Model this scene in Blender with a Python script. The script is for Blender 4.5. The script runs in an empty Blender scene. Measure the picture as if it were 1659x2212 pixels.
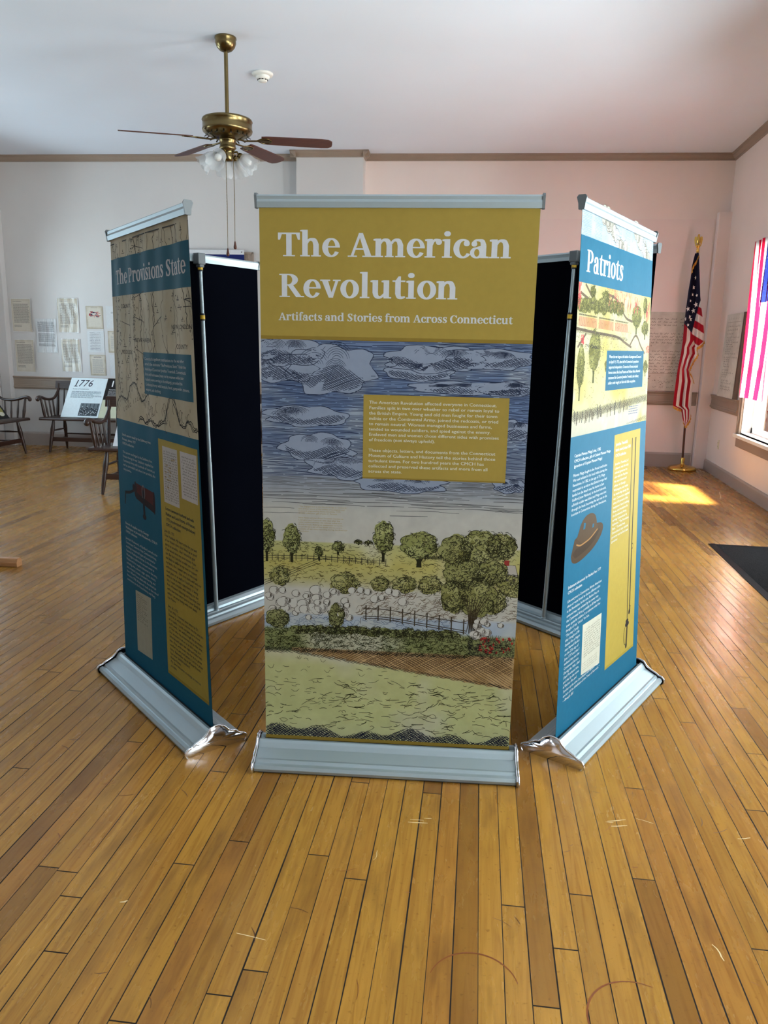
import bpy, bmesh, math, random
import numpy as np
from mathutils import Vector, Matrix
PI = math.pi
SC = bpy.context.scene
COL = SC.collection
random.seed(7)
rng = np.random.default_rng(11)

# ------------------------------------------------------------------ camera
F_PX, PITCH, ROLL, YAW, CAM_H = 1670.0, math.radians(12.2), math.radians(1.18), math.radians(9.3), 1.57
fw = Vector((-math.sin(YAW)*math.cos(PITCH), math.cos(YAW)*math.cos(PITCH), -math.sin(PITCH)))
r0 = Vector((math.cos(YAW), math.sin(YAW), 0)); u0 = r0.cross(fw)
rt = r0*math.cos(ROLL) + u0*math.sin(ROLL); up = rt.cross(fw)
cam = bpy.data.cameras.new('camera'); cam_o = bpy.data.objects.new('camera', cam); COL.objects.link(cam_o)
cam.sensor_fit = 'HORIZONTAL'; cam.sensor_width = 36.0; cam.lens = F_PX*36.0/1659.0
cam.clip_start = 0.05; cam.clip_end = 200
M = Matrix.Identity(4)
for i in range(3):
    M[i][0], M[i][1], M[i][2] = rt[i], up[i], -fw[i]
M[2][3] = CAM_H
cam_o.matrix_world = M
SC.camera = cam_o

# ------------------------------------------------------------------ light, sky, exposure
SC.view_settings.view_transform = 'Standard'; SC.view_settings.look = 'None'
SC.view_settings.gamma = 1.0; SC.view_settings.use_curve_mapping = False
SC.view_settings.exposure = 0.0
SKY = 11.0
wd = bpy.data.worlds.new('sky'); SC.world = wd; wd.use_nodes = True
wn = wd.node_tree.nodes; wl = wd.node_tree.links
bg = wn['Background']
tc = wn.new('ShaderNodeTexCoord'); sp = wn.new('ShaderNodeSeparateXYZ'); rp = wn.new('ShaderNodeValToRGB')
mr = wn.new('ShaderNodeMapRange'); mr.inputs[1].default_value = -1; mr.inputs[2].default_value = 1
wl.new(tc.outputs['Generated'], sp.inputs[0]); wl.new(sp.outputs[2], mr.inputs[0]); wl.new(mr.outputs[0], rp.inputs[0])
rp.color_ramp.elements[0].position = 0.38; rp.color_ramp.elements[0].color = (1.12, 1.22, 1.24, 1)
rp.color_ramp.elements[1].position = 0.62; rp.color_ramp.elements[1].color = (0.78, 0.92, 1.04, 1)
# the sky is brighter and warmer on the sun's side (+X), bluer and dimmer on the other
rx = wn.new('ShaderNodeValToRGB'); mx = wn.new('ShaderNodeMapRange'); mx.inputs[1].default_value = -1; mx.inputs[2].default_value = 1
wl.new(sp.outputs[0], mx.inputs[0]); wl.new(mx.outputs[0], rx.inputs[0])
rx.color_ramp.elements[0].position = 0.15; rx.color_ramp.elements[0].color = (0.64, 0.73, 0.81, 1)
rx.color_ramp.elements[1].position = 0.85; rx.color_ramp.elements[1].color = (2.05, 1.98, 1.94, 1)
k = rx.color_ramp.elements.new(0.5); k.color = (0.95, 0.95, 0.95, 1)
mm = wn.new('ShaderNodeMix'); mm.data_type = 'RGBA'; mm.blend_type = 'MULTIPLY'; mm.inputs[0].default_value = 1.0
wl.new(rp.outputs[0], mm.inputs[6]); wl.new(rx.outputs[0], mm.inputs[7])
wl.new(mm.outputs[2], bg.inputs[0]); bg.inputs[1].default_value = SKY
sun = bpy.data.lights.new('sun', 'SUN'); sun_o = bpy.data.objects.new('sun', sun); COL.objects.link(sun_o)
sun.energy = 80.0; sun.angle = math.radians(11.0); sun.color = (1.0, 0.90, 0.74)
sun_o.rotation_euler = Vector((-1.0, 0.14, -1.45)).to_track_quat('-Z', 'Y').to_euler()
sun_o.location = (8, 8, 8)

def daylight_portal(name, loc, normal, w, h):
    """sky light enters the room through this window opening"""
    L = bpy.data.lights.new(name, 'AREA'); L.shape = 'RECTANGLE'; L.size = w; L.size_y = h
    L.cycles.is_portal = True
    o = bpy.data.objects.new(name, L); COL.objects.link(o); o.location = loc
    o.rotation_euler = Vector(normal).to_track_quat('-Z', 'Y').to_euler()

# ------------------------------------------------------------------ helpers
def lin(c):
    c = np.asarray(c, float)/255.0
    return np.where(c <= 0.04045, c/12.92, ((c+0.055)/1.055)**2.4)

class MB:
    """collects shapes; build() links them as ONE mesh object"""
    def __init__(s): s.v = []; s.f = []; s.m = []; s.sm = []
    def add(s, vs, fs, m=0, smooth=False):
        b = len(s.v); s.v += [tuple(map(float, q)) for q in vs]
        for f in fs: s.f.append(tuple(b+i for i in f)); s.m.append(m); s.sm.append(smooth)
        return s
    def box(s, x0, y0, z0, x1, y1, z1, m=0):
        vs = [(x0,y0,z0),(x1,y0,z0),(x1,y1,z0),(x0,y1,z0),(x0,y0,z1),(x1,y0,z1),(x1,y1,z1),(x0,y1,z1)]
        return s.add(vs, [(0,3,2,1),(4,5,6,7),(0,1,5,4),(1,2,6,5),(2,3,7,6),(3,0,4,7)], m)
    def obox(s, c, ax, ay, az, hx, hy, hz, m=0):
        c, ax, ay, az = Vector(c), Vector(ax), Vector(ay), Vector(az); vs = []
        for k in (-1, 1):
            for (i, j) in ((-1,-1),(1,-1),(1,1),(-1,1)): vs.append(c+ax*hx*i+ay*hy*j+az*hz*k)
        return s.add(vs, [(0,3,2,1),(4,5,6,7),(0,1,5,4),(1,2,6,5),(2,3,7,6),(3,0,4,7)], m)
    def sweep(s, prof, p0, p1, right, upv=(0,0,1), m=0, smooth=False, caps=True):
        """2D profile (a along right, b along up) carried from p0 to p1"""
        p0, p1, R, U = Vector(p0), Vector(p1), Vector(right), Vector(upv); n = len(prof)
        vs = [p0+R*a+U*b for a, b in prof]+[p1+R*a+U*b for a, b in prof]
        fs = [(i, (i+1) % n, n+(i+1) % n, n+i) for i in range(n)]
        s.add(vs, fs, m, smooth)
        if caps: s.add(vs, [tuple(range(n-1, -1, -1)), tuple(range(n, 2*n))], m)
        return s
    def tube(s, pts, rad, n=12, m=0, cap=True, flat=1.0):
        pts = [Vector(p) for p in pts]; k = len(pts)
        rad = [rad]*k if not hasattr(rad, '__len__') else list(rad)
        vs = []; ref = None
        for i in range(k):
            t = (pts[min(i+1, k-1)]-pts[max(i-1, 0)]).normalized()
            if ref is None:
                ref = t.orthogonal().normalized() if abs(t.z) > .9 else t.cross(Vector((0,0,1))).normalized()
            a = (ref - t*ref.dot(t)).normalized(); ref = a; b = t.cross(a)
            for j in range(n):
                an = 2*PI*j/n; vs.append(pts[i]+(a*math.cos(an)+b*math.sin(an)*flat)*rad[i])
        fs = [(i*n+j, i*n+(j+1) % n, (i+1)*n+(j+1) % n, (i+1)*n+j) for i in range(k-1) for j in range(n)]
        s.add(vs, fs, m, True)
        if cap: s.add(vs[:n], [tuple(range(n-1, -1, -1))], m); s.add(vs[-n:], [tuple(range(n))], m)
        return s
    def lathe(s, prof, c=(0,0,0), n=32, m=0, axis=(0,0,1), scallop=None, smooth=True):
        """profile of (radius, height) turned around axis"""
        A = Vector(axis).normalized(); X = A.orthogonal().normalized(); Y = A.cross(X); c = Vector(c); vs = []
        k = len(prof)
        for i, (r, h) in enumerate(prof):
            for j in range(n):
                an = 2*PI*j/n; rr, hh = r, h
                if scallop: rr, hh = scallop(i/(k-1), an, r, h)
                vs.append(c+A*hh+(X*math.cos(an)+Y*math.sin(an))*rr)
        fs = [(i*n+j, i*n+(j+1) % n, (i+1)*n+(j+1) % n, (i+1)*n+j) for i in range(k-1) for j in range(n)]
        return s.add(vs, fs, m, smooth)
    def grid(s, fn, nu, nv, m=0, smooth=True):
        vs = [fn(i/nu, j/nv) for j in range(nv+1) for i in range(nu+1)]
        fs = [(j*(nu+1)+i, j*(nu+1)+i+1, (j+1)*(nu+1)+i+1, (j+1)*(nu+1)+i) for j in range(nv) for i in range(nu)]
        return s.add(vs, fs, m, smooth)
    def ball(s, c, rx, ry=None, rz=None, m=0, n=14):
        ry = rx if ry is None else ry; rz = rx if rz is None else rz; c = Vector(c)
        return s.grid(lambda u, v: c+Vector((rx*math.sin(PI*v)*math.cos(2*PI*u), ry*math.sin(PI*v)*math.sin(2*PI*u), rz*math.cos(PI*v))), n, n//2+1, m)
    def build(s, name, mats, parent=None, bevel=0.0, seg=2):
        me = bpy.data.meshes.new(name); me.from_pydata(s.v, [], s.f)
        for mt in (mats if isinstance(mats, (list, tuple)) else [mats]): me.materials.append(mt)
        me.polygons.foreach_set('material_index', s.m); me.polygons.foreach_set('use_smooth', s.sm); me.update()
        o = bpy.data.objects.new(name, me); COL.objects.link(o)
        if parent: o.parent = parent
        if bevel:
            b = o.modifiers.new('bevel', 'BEVEL'); b.width = bevel; b.segments = seg; b.limit_method = 'ANGLE'; b.angle_limit = 0.7
        return o

def tag(o, label, cat, group=None):
    o['label'] = label; o['category'] = cat
    if group: o['group'] = group
    return o
def thing(name, label, cat, loc=(0,0,0), rz=0.0, group=None):
    o = bpy.data.objects.new(name, None); COL.objects.link(o); o.location = loc; o.rotation_euler = (0, 0, rz)
    o.empty_display_size = 0.1
    return tag(o, label, cat, group)
def struct(o):
    if o.parent is None: o['kind'] = 'structure'
    return o
def copy_thing(root, loc, rz, label, group=None):
    r = root.copy(); COL.objects.link(r); r.location = loc; r.rotation_euler = (0, 0, rz); r['label'] = label
    if group: r['group'] = group
    for ch in list(root.children):
        c = ch.copy(); COL.objects.link(c); c.parent = r
        for g in list(ch.children):
            d = g.copy(); COL.objects.link(d); d.parent = c
    return r

# ------------------------------------------------------------------ materials
def nd(nt, typ, ins=None, **kw):
    n = nt.nodes.new(typ)
    for k, v in kw.items(): setattr(n, k, v)
    for k, v in (ins or {}).items():
        if isinstance(v, bpy.types.NodeSocket): nt.links.new(v, n.inputs[k])
        else: n.inputs[k].default_value = v
    return n
def mth(nt, op, a, b=None, c=None):
    n = nt.nodes.new('ShaderNodeMath'); n.operation = op
    for i, v in enumerate((a, b, c)):
        if v is None: continue
        if isinstance(v, bpy.types.NodeSocket): nt.links.new(v, n.inputs[i])
        else: n.inputs[i].default_value = v
    return n.outputs[0]
def mixc(nt, fac, a, b, blend='MIX'):
    n = nt.nodes.new('ShaderNodeMix'); n.data_type = 'RGBA'; n.blend_type = blend
    for i, v in ((0, fac), (6, a), (7, b)):
        if isinstance(v, bpy.types.NodeSocket): nt.links.new(v, n.inputs[i])
        else: n.inputs[i].default_value = v if i == 0 else (*v, 1.0) if len(v) == 3 else v
    return n.outputs[2]
def newmat(name):
    m = bpy.data.materials.new(name); m.use_nodes = True
    return m, m.node_tree, m.node_tree.nodes['Principled BSDF']
def mat(name, rgb, rough=0.5, metal=0.0, var=0.08, scale=8.0, bump=0.0, bscale=60.0, spec=0.5, coord='Object', aniso=0.0):
    m, nt, b = newmat(name); c = lin(rgb)
    tcn = nd(nt, 'ShaderNodeTexCoord')
    nz = nd(nt, 'ShaderNodeTexNoise', {'Vector': tcn.outputs[coord], 'Scale': scale, 'Detail': 4.0})
    f = nd(nt, 'ShaderNodeMapRange', {0: nz.outputs[0], 1: 0.3, 2: 0.7})
    col = mixc(nt, f.outputs[0], tuple(np.clip(c*(1-var), 0, 1)), tuple(np.clip(c*(1+var), 0, 1)))
    nt.links.new(col, b.inputs['Base Color'])
    b.inputs['Roughness'].default_value = rough; b.inputs['Metallic'].default_value = metal
    b.inputs['Specular IOR Level'].default_value = spec
    if bump:
        n2 = nd(nt, 'ShaderNodeTexNoise', {'Vector': tcn.outputs[coord], 'Scale': bscale, 'Detail': 3.0})
        bp = nd(nt, 'ShaderNodeBump', {'Height': n2.outputs[0], 'Strength': bump, 'Distance': 0.01})
        nt.links.new(bp.outputs[0], b.inputs['Normal'])
    return m
def wood(name, rgb, rgb2, rough=0.35, axis='X', scale=3.0):
    m, nt, b = newmat(name)
    tcn = nd(nt, 'ShaderNodeTexCoord'); st = {'X': (2, 30, 30), 'Y': (30, 2, 30), 'Z': (30, 30, 2)}[axis]
    mp = nd(nt, 'ShaderNodeMapping', {'Vector': tcn.outputs['Object'], 'Scale': st})
    nz = nd(nt, 'ShaderNodeTexNoise', {'Vector': mp.outputs[0], 'Scale': scale, 'Detail': 6.0, 'Distortion': 0.6})
    f = nd(nt, 'ShaderNodeMapRange', {0: nz.outputs[0], 1: 0.3, 2: 0.72})
    nt.links.new(mixc(nt, f.outputs[0], tuple(lin(rgb)), tuple(lin(rgb2))), b.inputs['Base Color'])
    b.inputs['Roughness'].default_value = rough
    bp = nd(nt, 'ShaderNodeBump', {'Height': nz.outputs[0], 'Strength': 0.15, 'Distance': 0.004}); nt.links.new(bp.outputs[0], b.inputs['Normal'])
    return m
def printed(name, rough=0.45, spec=0.35, gain=1.0, bump=0.0, bscale=25.0, transl=0.0, coat=0.0, sheer=0.0):
    """ink / dyed cloth: colours of the print come from the mesh's colour attribute"""
    m, nt, b = newmat(name)
    at = nd(nt, 'ShaderNodeAttribute', attribute_name='ink'); tcn = nd(nt, 'ShaderNodeTexCoord')
    nz = nd(nt, 'ShaderNodeTexNoise', {'Vector': tcn.outputs['Object'], 'Scale': 40.0, 'Detail': 4.0})
    f = nd(nt, 'ShaderNodeMapRange', {0: nz.outputs[0], 1: 0.25, 2: 0.75, 3: 0.96*gain, 4: 1.04*gain})
    v = nd(nt, 'ShaderNodeVectorMath', {0: at.outputs['Color'], 1: f.outputs[0]}, operation='MULTIPLY')
    nt.links.new(v.outputs[0], b.inputs['Base Color'])
    b.inputs['Roughness'].default_value = rough; b.inputs['Specular IOR Level'].default_value = spec
    b.inputs['Coat Weight'].default_value = coat; b.inputs['Coat Roughness'].default_value = 0.08
    if bump:
        mp = nd(nt, 'ShaderNodeMapping', {'Vector': tcn.outputs['Object'], 'Scale': (bscale, bscale, bscale*0.12)})
        n2 = nd(nt, 'ShaderNodeTexNoise', {'Vector': mp.outputs[0], 'Scale': 1.0, 'Detail': 2.0, 'Distortion': 0.8})
        bp = nd(nt, 'ShaderNodeBump', {'Height': n2.outputs[0], 'Strength': bump, 'Distance': 0.02}); nt.links.new(bp.outputs[0], b.inputs['Normal'])
    if transl:
        tr = nd(nt, 'ShaderNodeBsdfTranslucent'); nt.links.new(v.outputs[0], tr.inputs[0])
        mx = nd(nt, 'ShaderNodeMixShader', {0: transl}); nt.links.new(b.outputs[0], mx.inputs[1]); nt.links.new(tr.outputs[0], mx.inputs[2])
        nt.links.new(mx.outputs[0], nt.nodes['Material Output'].inputs[0])
        if sheer:
            tp = nd(nt, 'ShaderNodeBsdfTransparent'); nt.links.new(v.outputs[0], tp.inputs[0])
            m2 = nd(nt, 'ShaderNodeMixShader', {0: sheer}); nt.links.new(mx.outputs[0], m2.inputs[1]); nt.links.new(tp.outputs[0], m2.inputs[2])
            nt.links.new(m2.outputs[0], nt.nodes['Material Output'].inputs[0])
    return m

def floor_material():
    m, nt, b = newmat('strip_floor_boards')
    g = nd(nt, 'ShaderNodeNewGeometry'); s = nd(nt, 'ShaderNodeSeparateXYZ', {0: g.outputs['Position']})
    A = math.radians(2.6); ca, sa = math.cos(A), math.sin(A); x, y = s.outputs[0], s.outputs[1]
    xb = mth(nt, 'ADD', mth(nt, 'MULTIPLY', x, ca), mth(nt, 'MULTIPLY', y, sa))
    yb = mth(nt, 'SUBTRACT', mth(nt, 'MULTIPLY', y, ca), mth(nt, 'MULTIPLY', x, sa))
    q = mth(nt, 'DIVIDE', xb, 0.0665); i = mth(nt, 'FLOOR', q); fx = mth(nt, 'FRACT', q)
    w1 = nd(nt, 'ShaderNodeTexWhiteNoise', {'W': i}, noise_dimensions='1D')
    yl = mth(nt, 'ADD', mth(nt, 'DIVIDE', yb, 1.9), mth(nt, 'MULTIPLY', w1.outputs[0], 9.0))
    j = mth(nt, 'FLOOR', yl); fy = mth(nt, 'FRACT', yl)
    cv = nd(nt, 'ShaderNodeCombineXYZ', {0: i, 1: j})
    w2 = nd(nt, 'ShaderNodeTexWhiteNoise', {'Vector': cv.outputs[0]}, noise_dimensions='2D')
    # gaps between boards: their width wanders
    gv = nd(nt, 'ShaderNodeCombineXYZ', {0: mth(nt, 'ROUND', q), 1: mth(nt, 'MULTIPLY', yb, 0.7)})
    gn = nd(nt, 'ShaderNodeTexNoise', {'Vector': gv.outputs[0], 'Scale': 1.3, 'Detail': 1.0})
    gw = nd(nt, 'ShaderNodeMapRange', {0: gn.outputs[0], 1: 0.3, 2: 0.7, 3: 0.012, 4: 0.036})
    dx = mth(nt, 'SUBTRACT', 0.5, mth(nt, 'ABSOLUTE', mth(nt, 'SUBTRACT', fx, 0.5)))
    dy = mth(nt, 'SUBTRACT', 0.5, mth(nt, 'ABSOLUTE', mth(nt, 'SUBTRACT', fy, 0.5)))
    gx = mth(nt, 'LESS_THAN', dx, gw.outputs[0]); gy = mth(nt, 'LESS_THAN', dy, 0.0011)
    gap = mth(nt, 'MAXIMUM', gx, gy)
    # grain and stains
    off = mth(nt, 'MULTIPLY', w2.outputs[0], 37.0)
    v1 = nd(nt, 'ShaderNodeCombineXYZ', {0: mth(nt, 'MULTIPLY', xb, 55.0), 1: mth(nt, 'ADD', mth(nt, 'MULTIPLY', yb, 3.2), off), 2: off})
    gr = nd(nt, 'ShaderNodeTexNoise', {'Vector': v1.outputs[0], 'Scale': 1.0, 'Detail': 6.0, 'Distortion': 1.2})
    v2 = nd(nt, 'ShaderNodeCombineXYZ', {0: mth(nt, 'MULTIPLY', xb, 9.0), 1: mth(nt, 'ADD', mth(nt, 'MULTIPLY', yb, 2.2), off), 2: off})
    st = nd(nt, 'ShaderNodeTexNoise', {'Vector': v2.outputs[0], 'Scale': 1.0, 'Detail': 5.0, 'Roughness': 0.6})
    wn_ = nd(nt, 'ShaderNodeTexNoise', {'Vector': g.outputs['Position'], 'Scale': 0.9, 'Detail': 5.0})
    fn = nd(nt, 'ShaderNodeTexNoise', {'Vector': g.outputs['Position'], 'Scale': 70.0, 'Detail': 4.0})
    cr = nd(nt, 'ShaderNodeValToRGB', {0: w2.outputs[0]}); e = cr.color_ramp.elements
    e[0].position = 0.0; e[0].color = (*lin((138, 95, 40)), 1); e[1].position = 1.0; e[1].color = (*lin((180, 134, 58)), 1)
    for p_, c_ in ((0.05, (124, 85, 38)), (0.09, (156, 111, 47)), (0.45, (168, 121, 50)), (0.75, (176, 128, 53)), (0.93, (158, 108, 47))):
        k = e.new(p_); k.color = (*lin(c_), 1)
    c = mixc(nt, mth(nt, 'MULTIPLY', nd(nt, 'ShaderNodeMapRange', {0: gr.outputs[0], 1: 0.42, 2: 0.75}).outputs[0], 0.55), cr.outputs[0], tuple(lin((118, 72, 30))))
    c = mixc(nt, mth(nt, 'MULTIPLY', nd(nt, 'ShaderNodeMapRange', {0: st.outputs[0], 1: 0.55, 2: 0.78}).outputs[0], 0.7), c, tuple(lin((92, 58, 30))))
    c = mixc(nt, mth(nt, 'MULTIPLY', nd(nt, 'ShaderNodeMapRange', {0: wn_.outputs[0], 1: 0.50, 2: 0.72}).outputs[0], 0.35), c, tuple(lin((196, 142, 66))))
    c = mixc(nt, mth(nt, 'MULTIPLY', nd(nt, 'ShaderNodeMapRange', {0: fn.outputs[0], 1: 0.62, 2: 0.75}).outputs[0], 0.45), c, tuple(lin((96, 60, 30))))
    c = mixc(nt, gap, c, tuple(lin((26, 16, 9))))
    nt.links.new(c, b.inputs['Base Color'])
    rg = nd(nt, 'ShaderNodeMapRange', {0: st.outputs[0], 1: 0.3, 2: 0.8, 3: 0.20, 4: 0.36})
    nt.links.new(mth(nt, 'MAXIMUM', rg.outputs[0], mth(nt, 'MULTIPLY', gap, 0.9)), b.inputs['Roughness'])
    b.inputs['Specular IOR Level'].default_value = 0.36
    # height: gaps, cupped boards, uneven coat
    hgt = mth(nt, 'ADD', mth(nt, 'MULTIPLY', gap, -0.6), mth(nt, 'MULTIPLY', mth(nt, 'POWER', dx, 2.0), 0.55))
    hgt = mth(nt, 'ADD', hgt, mth(nt, 'MULTIPLY', gr.outputs[0], 0.10)); hgt = mth(nt, 'ADD', hgt, mth(nt, 'MULTIPLY', fn.outputs[0], 0.05))
    hgt = mth(nt, 'ADD', hgt, mth(nt, 'MULTIPLY', w2.outputs[0], 0.10))
    bp = nd(nt, 'ShaderNodeBump', {'Height': hgt, 'Strength': 0.35, 'Distance': 0.006}); nt.links.new(bp.outputs[0], b.inputs['Normal'])
    return m

M_FLOOR = floor_material()
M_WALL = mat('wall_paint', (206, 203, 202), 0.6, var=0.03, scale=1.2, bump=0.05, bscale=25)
M_PINKGLOW = mat('pink_glow_tint', (238, 222, 218), 0.6, var=0.025, scale=1.5, bump=0.05, bscale=25)  # lighter and pinker to imitate glow from the flag window
M_WALLGLOW = mat('wall_glow_tint', (240, 226, 220), 0.6, var=0.03, scale=1.2, bump=0.05, bscale=25)  # same wall paint, lightened and pinked to stand in for window light
M_CEIL = mat('ceiling_paint', (224, 232, 246), 0.5, var=0.02, scale=0.7, bump=0.06, bscale=6)
M_TRIM = mat('taupe_trim_paint', (150, 132, 118), 0.4, var=0.04, scale=4)
M_BASEB = mat('grey_baseboard_paint', (164, 152, 146), 0.45, var=0.03, scale=3)
M_WHITE = mat('white_gloss_paint', (238, 238, 236), 0.3, var=0.02)
M_ALU = mat('satin_aluminium', (160, 173, 179), 0.44, 0.6, var=0.04, scale=3)
M_CHROME = mat('polished_chrome', (215, 215, 220), 0.12, 1.0, var=0.02)
M_RAILCAP = mat('grey_plastic', (92, 98, 102), 0.4, var=0.05)
M_BLACKP = mat('black_plastic', (22, 22, 24), 0.45, var=0.1)
M_BACK = mat('blockout_backing', (6, 7, 13), 0.5, var=0.1, scale=3, bump=0.02, spec=0.0)
M_YEL = mat('yellow_tape', (206, 166, 40), 0.5, var=0.2, scale=60)
M_BRASS = mat('antique_brass', (122, 106, 72), 0.27, 1.0, var=0.12, scale=6)
M_GOLD = mat('polished_brass', (216, 176, 92), 0.18, 1.0, var=0.06, scale=10)
M_DKWOOD = wood('dark_chair_wood', (40, 23, 17), (68, 42, 31), 0.34, 'X')
M_DKWOODZ = wood('dark_turned_wood', (38, 22, 16), (64, 40, 30), 0.34, 'Z')
M_BLADE = wood('rosewood_blade', (62, 30, 24), (92, 46, 34), 0.4, 'X')
M_FOB = wood('fob_wood', (58, 28, 18), (86, 44, 28), 0.35, 'Z')
M_POLE = wood('walnut_pole', (58, 26, 20), (96, 46, 32), 0.25, 'Z')
M_PINE = wood('pale_pine', (168, 118, 74), (196, 146, 98), 0.5, 'X')
M_PRINT = printed('printed_vinyl', 0.55, 0.03, gain=0.57)
M_PAPER = printed('printed_paper', 0.6, 0.3, gain=0.78)
M_LAM = printed('laminated_paper', 0.16, 0.5, gain=0.72, bump=0.5, bscale=22.0)
M_BOARD = printed('printed_foam_board', 0.3, 0.4)
M_CLOTH = printed('dyed_flag_cloth', 0.75, 0.2, transl=0.15)
M_SHEER = printed('thin_flag_cloth', 0.8, 0.1, transl=0.62, sheer=0.16)
M_RUBBER = mat('black_rubber', (13, 13, 15), 0.7, var=0.15, scale=30, bump=0.2, bscale=150, spec=0.2)
M_IVORY = mat('ivory_plastic', (226, 214, 186), 0.35, var=0.02)
M_SHADOWPLASTIC = mat('smoke_detector_plastic', (236, 234, 228), 0.4, var=0.02)  # plain off-white plastic
def glass_mats():
    m, nt, b = newmat('window_glass')
    tr = nd(nt, 'ShaderNodeBsdfTransparent', {0: (0.96, 0.98, 0.97, 1)}); gl = nd(nt, 'ShaderNodeBsdfGlossy', {0: (1, 1, 1, 1), 1: 0.02})
    lw = nd(nt, 'ShaderNodeLayerWeight', {0: 0.12}); nz = nd(nt, 'ShaderNodeTexNoise', {'Scale': 3.0})
    bp = nd(nt, 'ShaderNodeBump', {'Height': nz.outputs[0], 'Strength': 0.02}); nt.links.new(bp.outputs[0], gl.inputs['Normal'])
    mx = nd(nt, 'ShaderNodeMixShader', {0: lw.outputs['Fresnel']}); nt.links.new(tr.outputs[0], mx.inputs[1]); nt.links.new(gl.outputs[0], mx.inputs[2])
    nt.links.new(mx.outputs[0], nt.nodes['Material Output'].inputs[0])
    f, nt, b = newmat('frosted_shade_glass')
    b.inputs['Base Color'].default_value = (0.66, 0.70, 0.73, 1); b.inputs['Roughness'].default_value = 0.10; b.inputs['Specular IOR Level'].default_value = 0.8
    tl = nd(nt, 'ShaderNodeBsdfTranslucent', {0: (0.70, 0.73, 0.76, 1)}); tr = nd(nt, 'ShaderNodeBsdfTransparent')
    nz = nd(nt, 'ShaderNodeTexNoise', {'Scale': 26.0}); bp = nd(nt, 'ShaderNodeBump', {'Height': nz.outputs[0], 'Strength': 0.2, 'Distance': 0.01}); nt.links.new(bp.outputs[0], b.inputs['Normal'])
    m1 = nd(nt, 'ShaderNodeMixShader', {0: 0.45}); nt.links.new(b.outputs[0], m1.inputs[1]); nt.links.new(tl.outputs[0], m1.inputs[2])
    m2 = nd(nt, 'ShaderNodeMixShader', {0: 0.46}); nt.links.new(m1.outputs[0], m2.inputs[1]); nt.links.new(tr.outputs[0], m2.inputs[2])
    nt.links.new(m2.outputs[0], nt.nodes['Material Output'].inputs[0])
    return m, f
M_GLASS, M_FROST = glass_mats()

# ------------------------------------------------------------------ the room
XR, XL, YF = 2.62, -7.43, -3.6          # right wall, left wall, wall behind the camera
BA = Vector((2.62, 11.15, 0)); BB = Vector((-7.43, 10.488, 0))      # foot of the back wall, right to left
BD = (BB-BA).normalized(); BN = Vector((BD.y, -BD.x, 0))            # along the wall; BN is checked to face the room
if BN.y > 0: BN = -BN
BL = (BB-BA).length
HC = 4.03
def bk(s, z, out=0.0): return BA+BD*s+BN*out+Vector((0, 0, z))

def wall_with_openings(name, axis_pt, along, length, outward, openings, m, th=0.22):
    """wall slab split round its openings; opening = (s0, s1, z0, z1)"""
    mb = MB(); P, D, O = Vector(axis_pt), Vector(along), Vector(outward); Z = Vector((0,0,1))
    def blk(s0, s1, z0, z1):
        if s1-s0 < 1e-4 or z1-z0 < 1e-4: return
        mb.obox(P+D*(s0+s1)/2+O*th/2+Z*(z0+z1)/2, D, O, Z, (s1-s0)/2, th/2, (z1-z0)/2)
    cur = 0.0
    for (s0, s1, z0, z1) in sorted(openings):
        blk(cur, s0, 0, HC); blk(s0, s1, 0, z0); blk(s0, s1, z1, HC); cur = s1
    blk(cur, length, 0, HC)
    return struct(mb.build(name, m))

# floor: boards, with scratches and ring marks in the same mesh
fl = MB(); fl.add([(XL-.3, YF-.3, 0), (XR+.3, YF-.3, 0), (XR+.3, 11.6, 0), (XL-.3, 11.6, 0)], [(0,1,2,3)])
def floor_mark(pts, w, m=1):
    pts = [Vector((p[0], p[1], 0)) for p in pts]; vs = []
    for i, p in enumerate(pts):
        t = (pts[min(i+1, len(pts)-1)]-pts[max(i-1, 0)]).normalized(); n = Vector((-t.y, t.x, 0))
        k = w*(0.35+0.65*math.sin(PI*(i+.5)/len(pts)))/2
        vs += [(p.x+n.x*k, p.y+n.y*k, .0004), (p.x-n.x*k, p.y-n.y*k, .0004)]
    fl.add(vs, [(2*i, 2*i+1, 2*i+3, 2*i+2) for i in range(len(pts)-1)], m)
for (x, y, a, L, w) in ((-.245, 2.33, .05, .05, .003), (-.24, 2.315, .1, .07, .004), (-.21, 2.345, .1, .03, .003), (.425, 2.46, .3, .07, .004), (.43, 2.43, .25, .06, .004),
                        (.40, 2.445, .1, .03, .003), (.52, 2.475, -.3, .06, .002), (-1.02, 1.78, .4, .025, .006), (.83, 2.44, .3, .05, .004), (2.33, 9.0, 1.35, .5, .012), (2.3, 8.4, 1.5, .3, .010),
                        (-.62, 1.72, -.1, .09, .003), (.62, 1.9, -1.2, .06, .004), (-.35, 2.12, 1.4, .05, .002)):
    floor_mark([(x+math.cos(a)*L*(t-.5)+.004*math.sin(5*t), y+math.sin(a)*L*(t-.5)) for t in (0, .25, .5, .75, 1)], w, 1)
for k in range(150):
    x, y = rng.uniform(-2.2, 1.6), rng.uniform(1.2, 4.2); a = rng.uniform(0, PI); L = rng.uniform(.01, .07)
    floor_mark([(x+math.cos(a+.3*t)*L*(t-.5), y+math.sin(a+.3*t)*L*(t-.5)) for t in (0, .33, .66, 1)], rng.uniform(.0012, .003), 2 if k % 3 else 3)
for (cx, cy, r, a0, a1) in ((-.02, 1.66, .115, .3, 2.9), (.38, 1.63, .125, 1.2, 4.2), (.40, 1.62, .125, -1.4, .4)):
    floor_mark([(cx+r*math.cos(a0+(a1-a0)*t/20), cy+r*math.sin(a0+(a1-a0)*t/20)) for t in range(21)], .005, 3)
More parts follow.
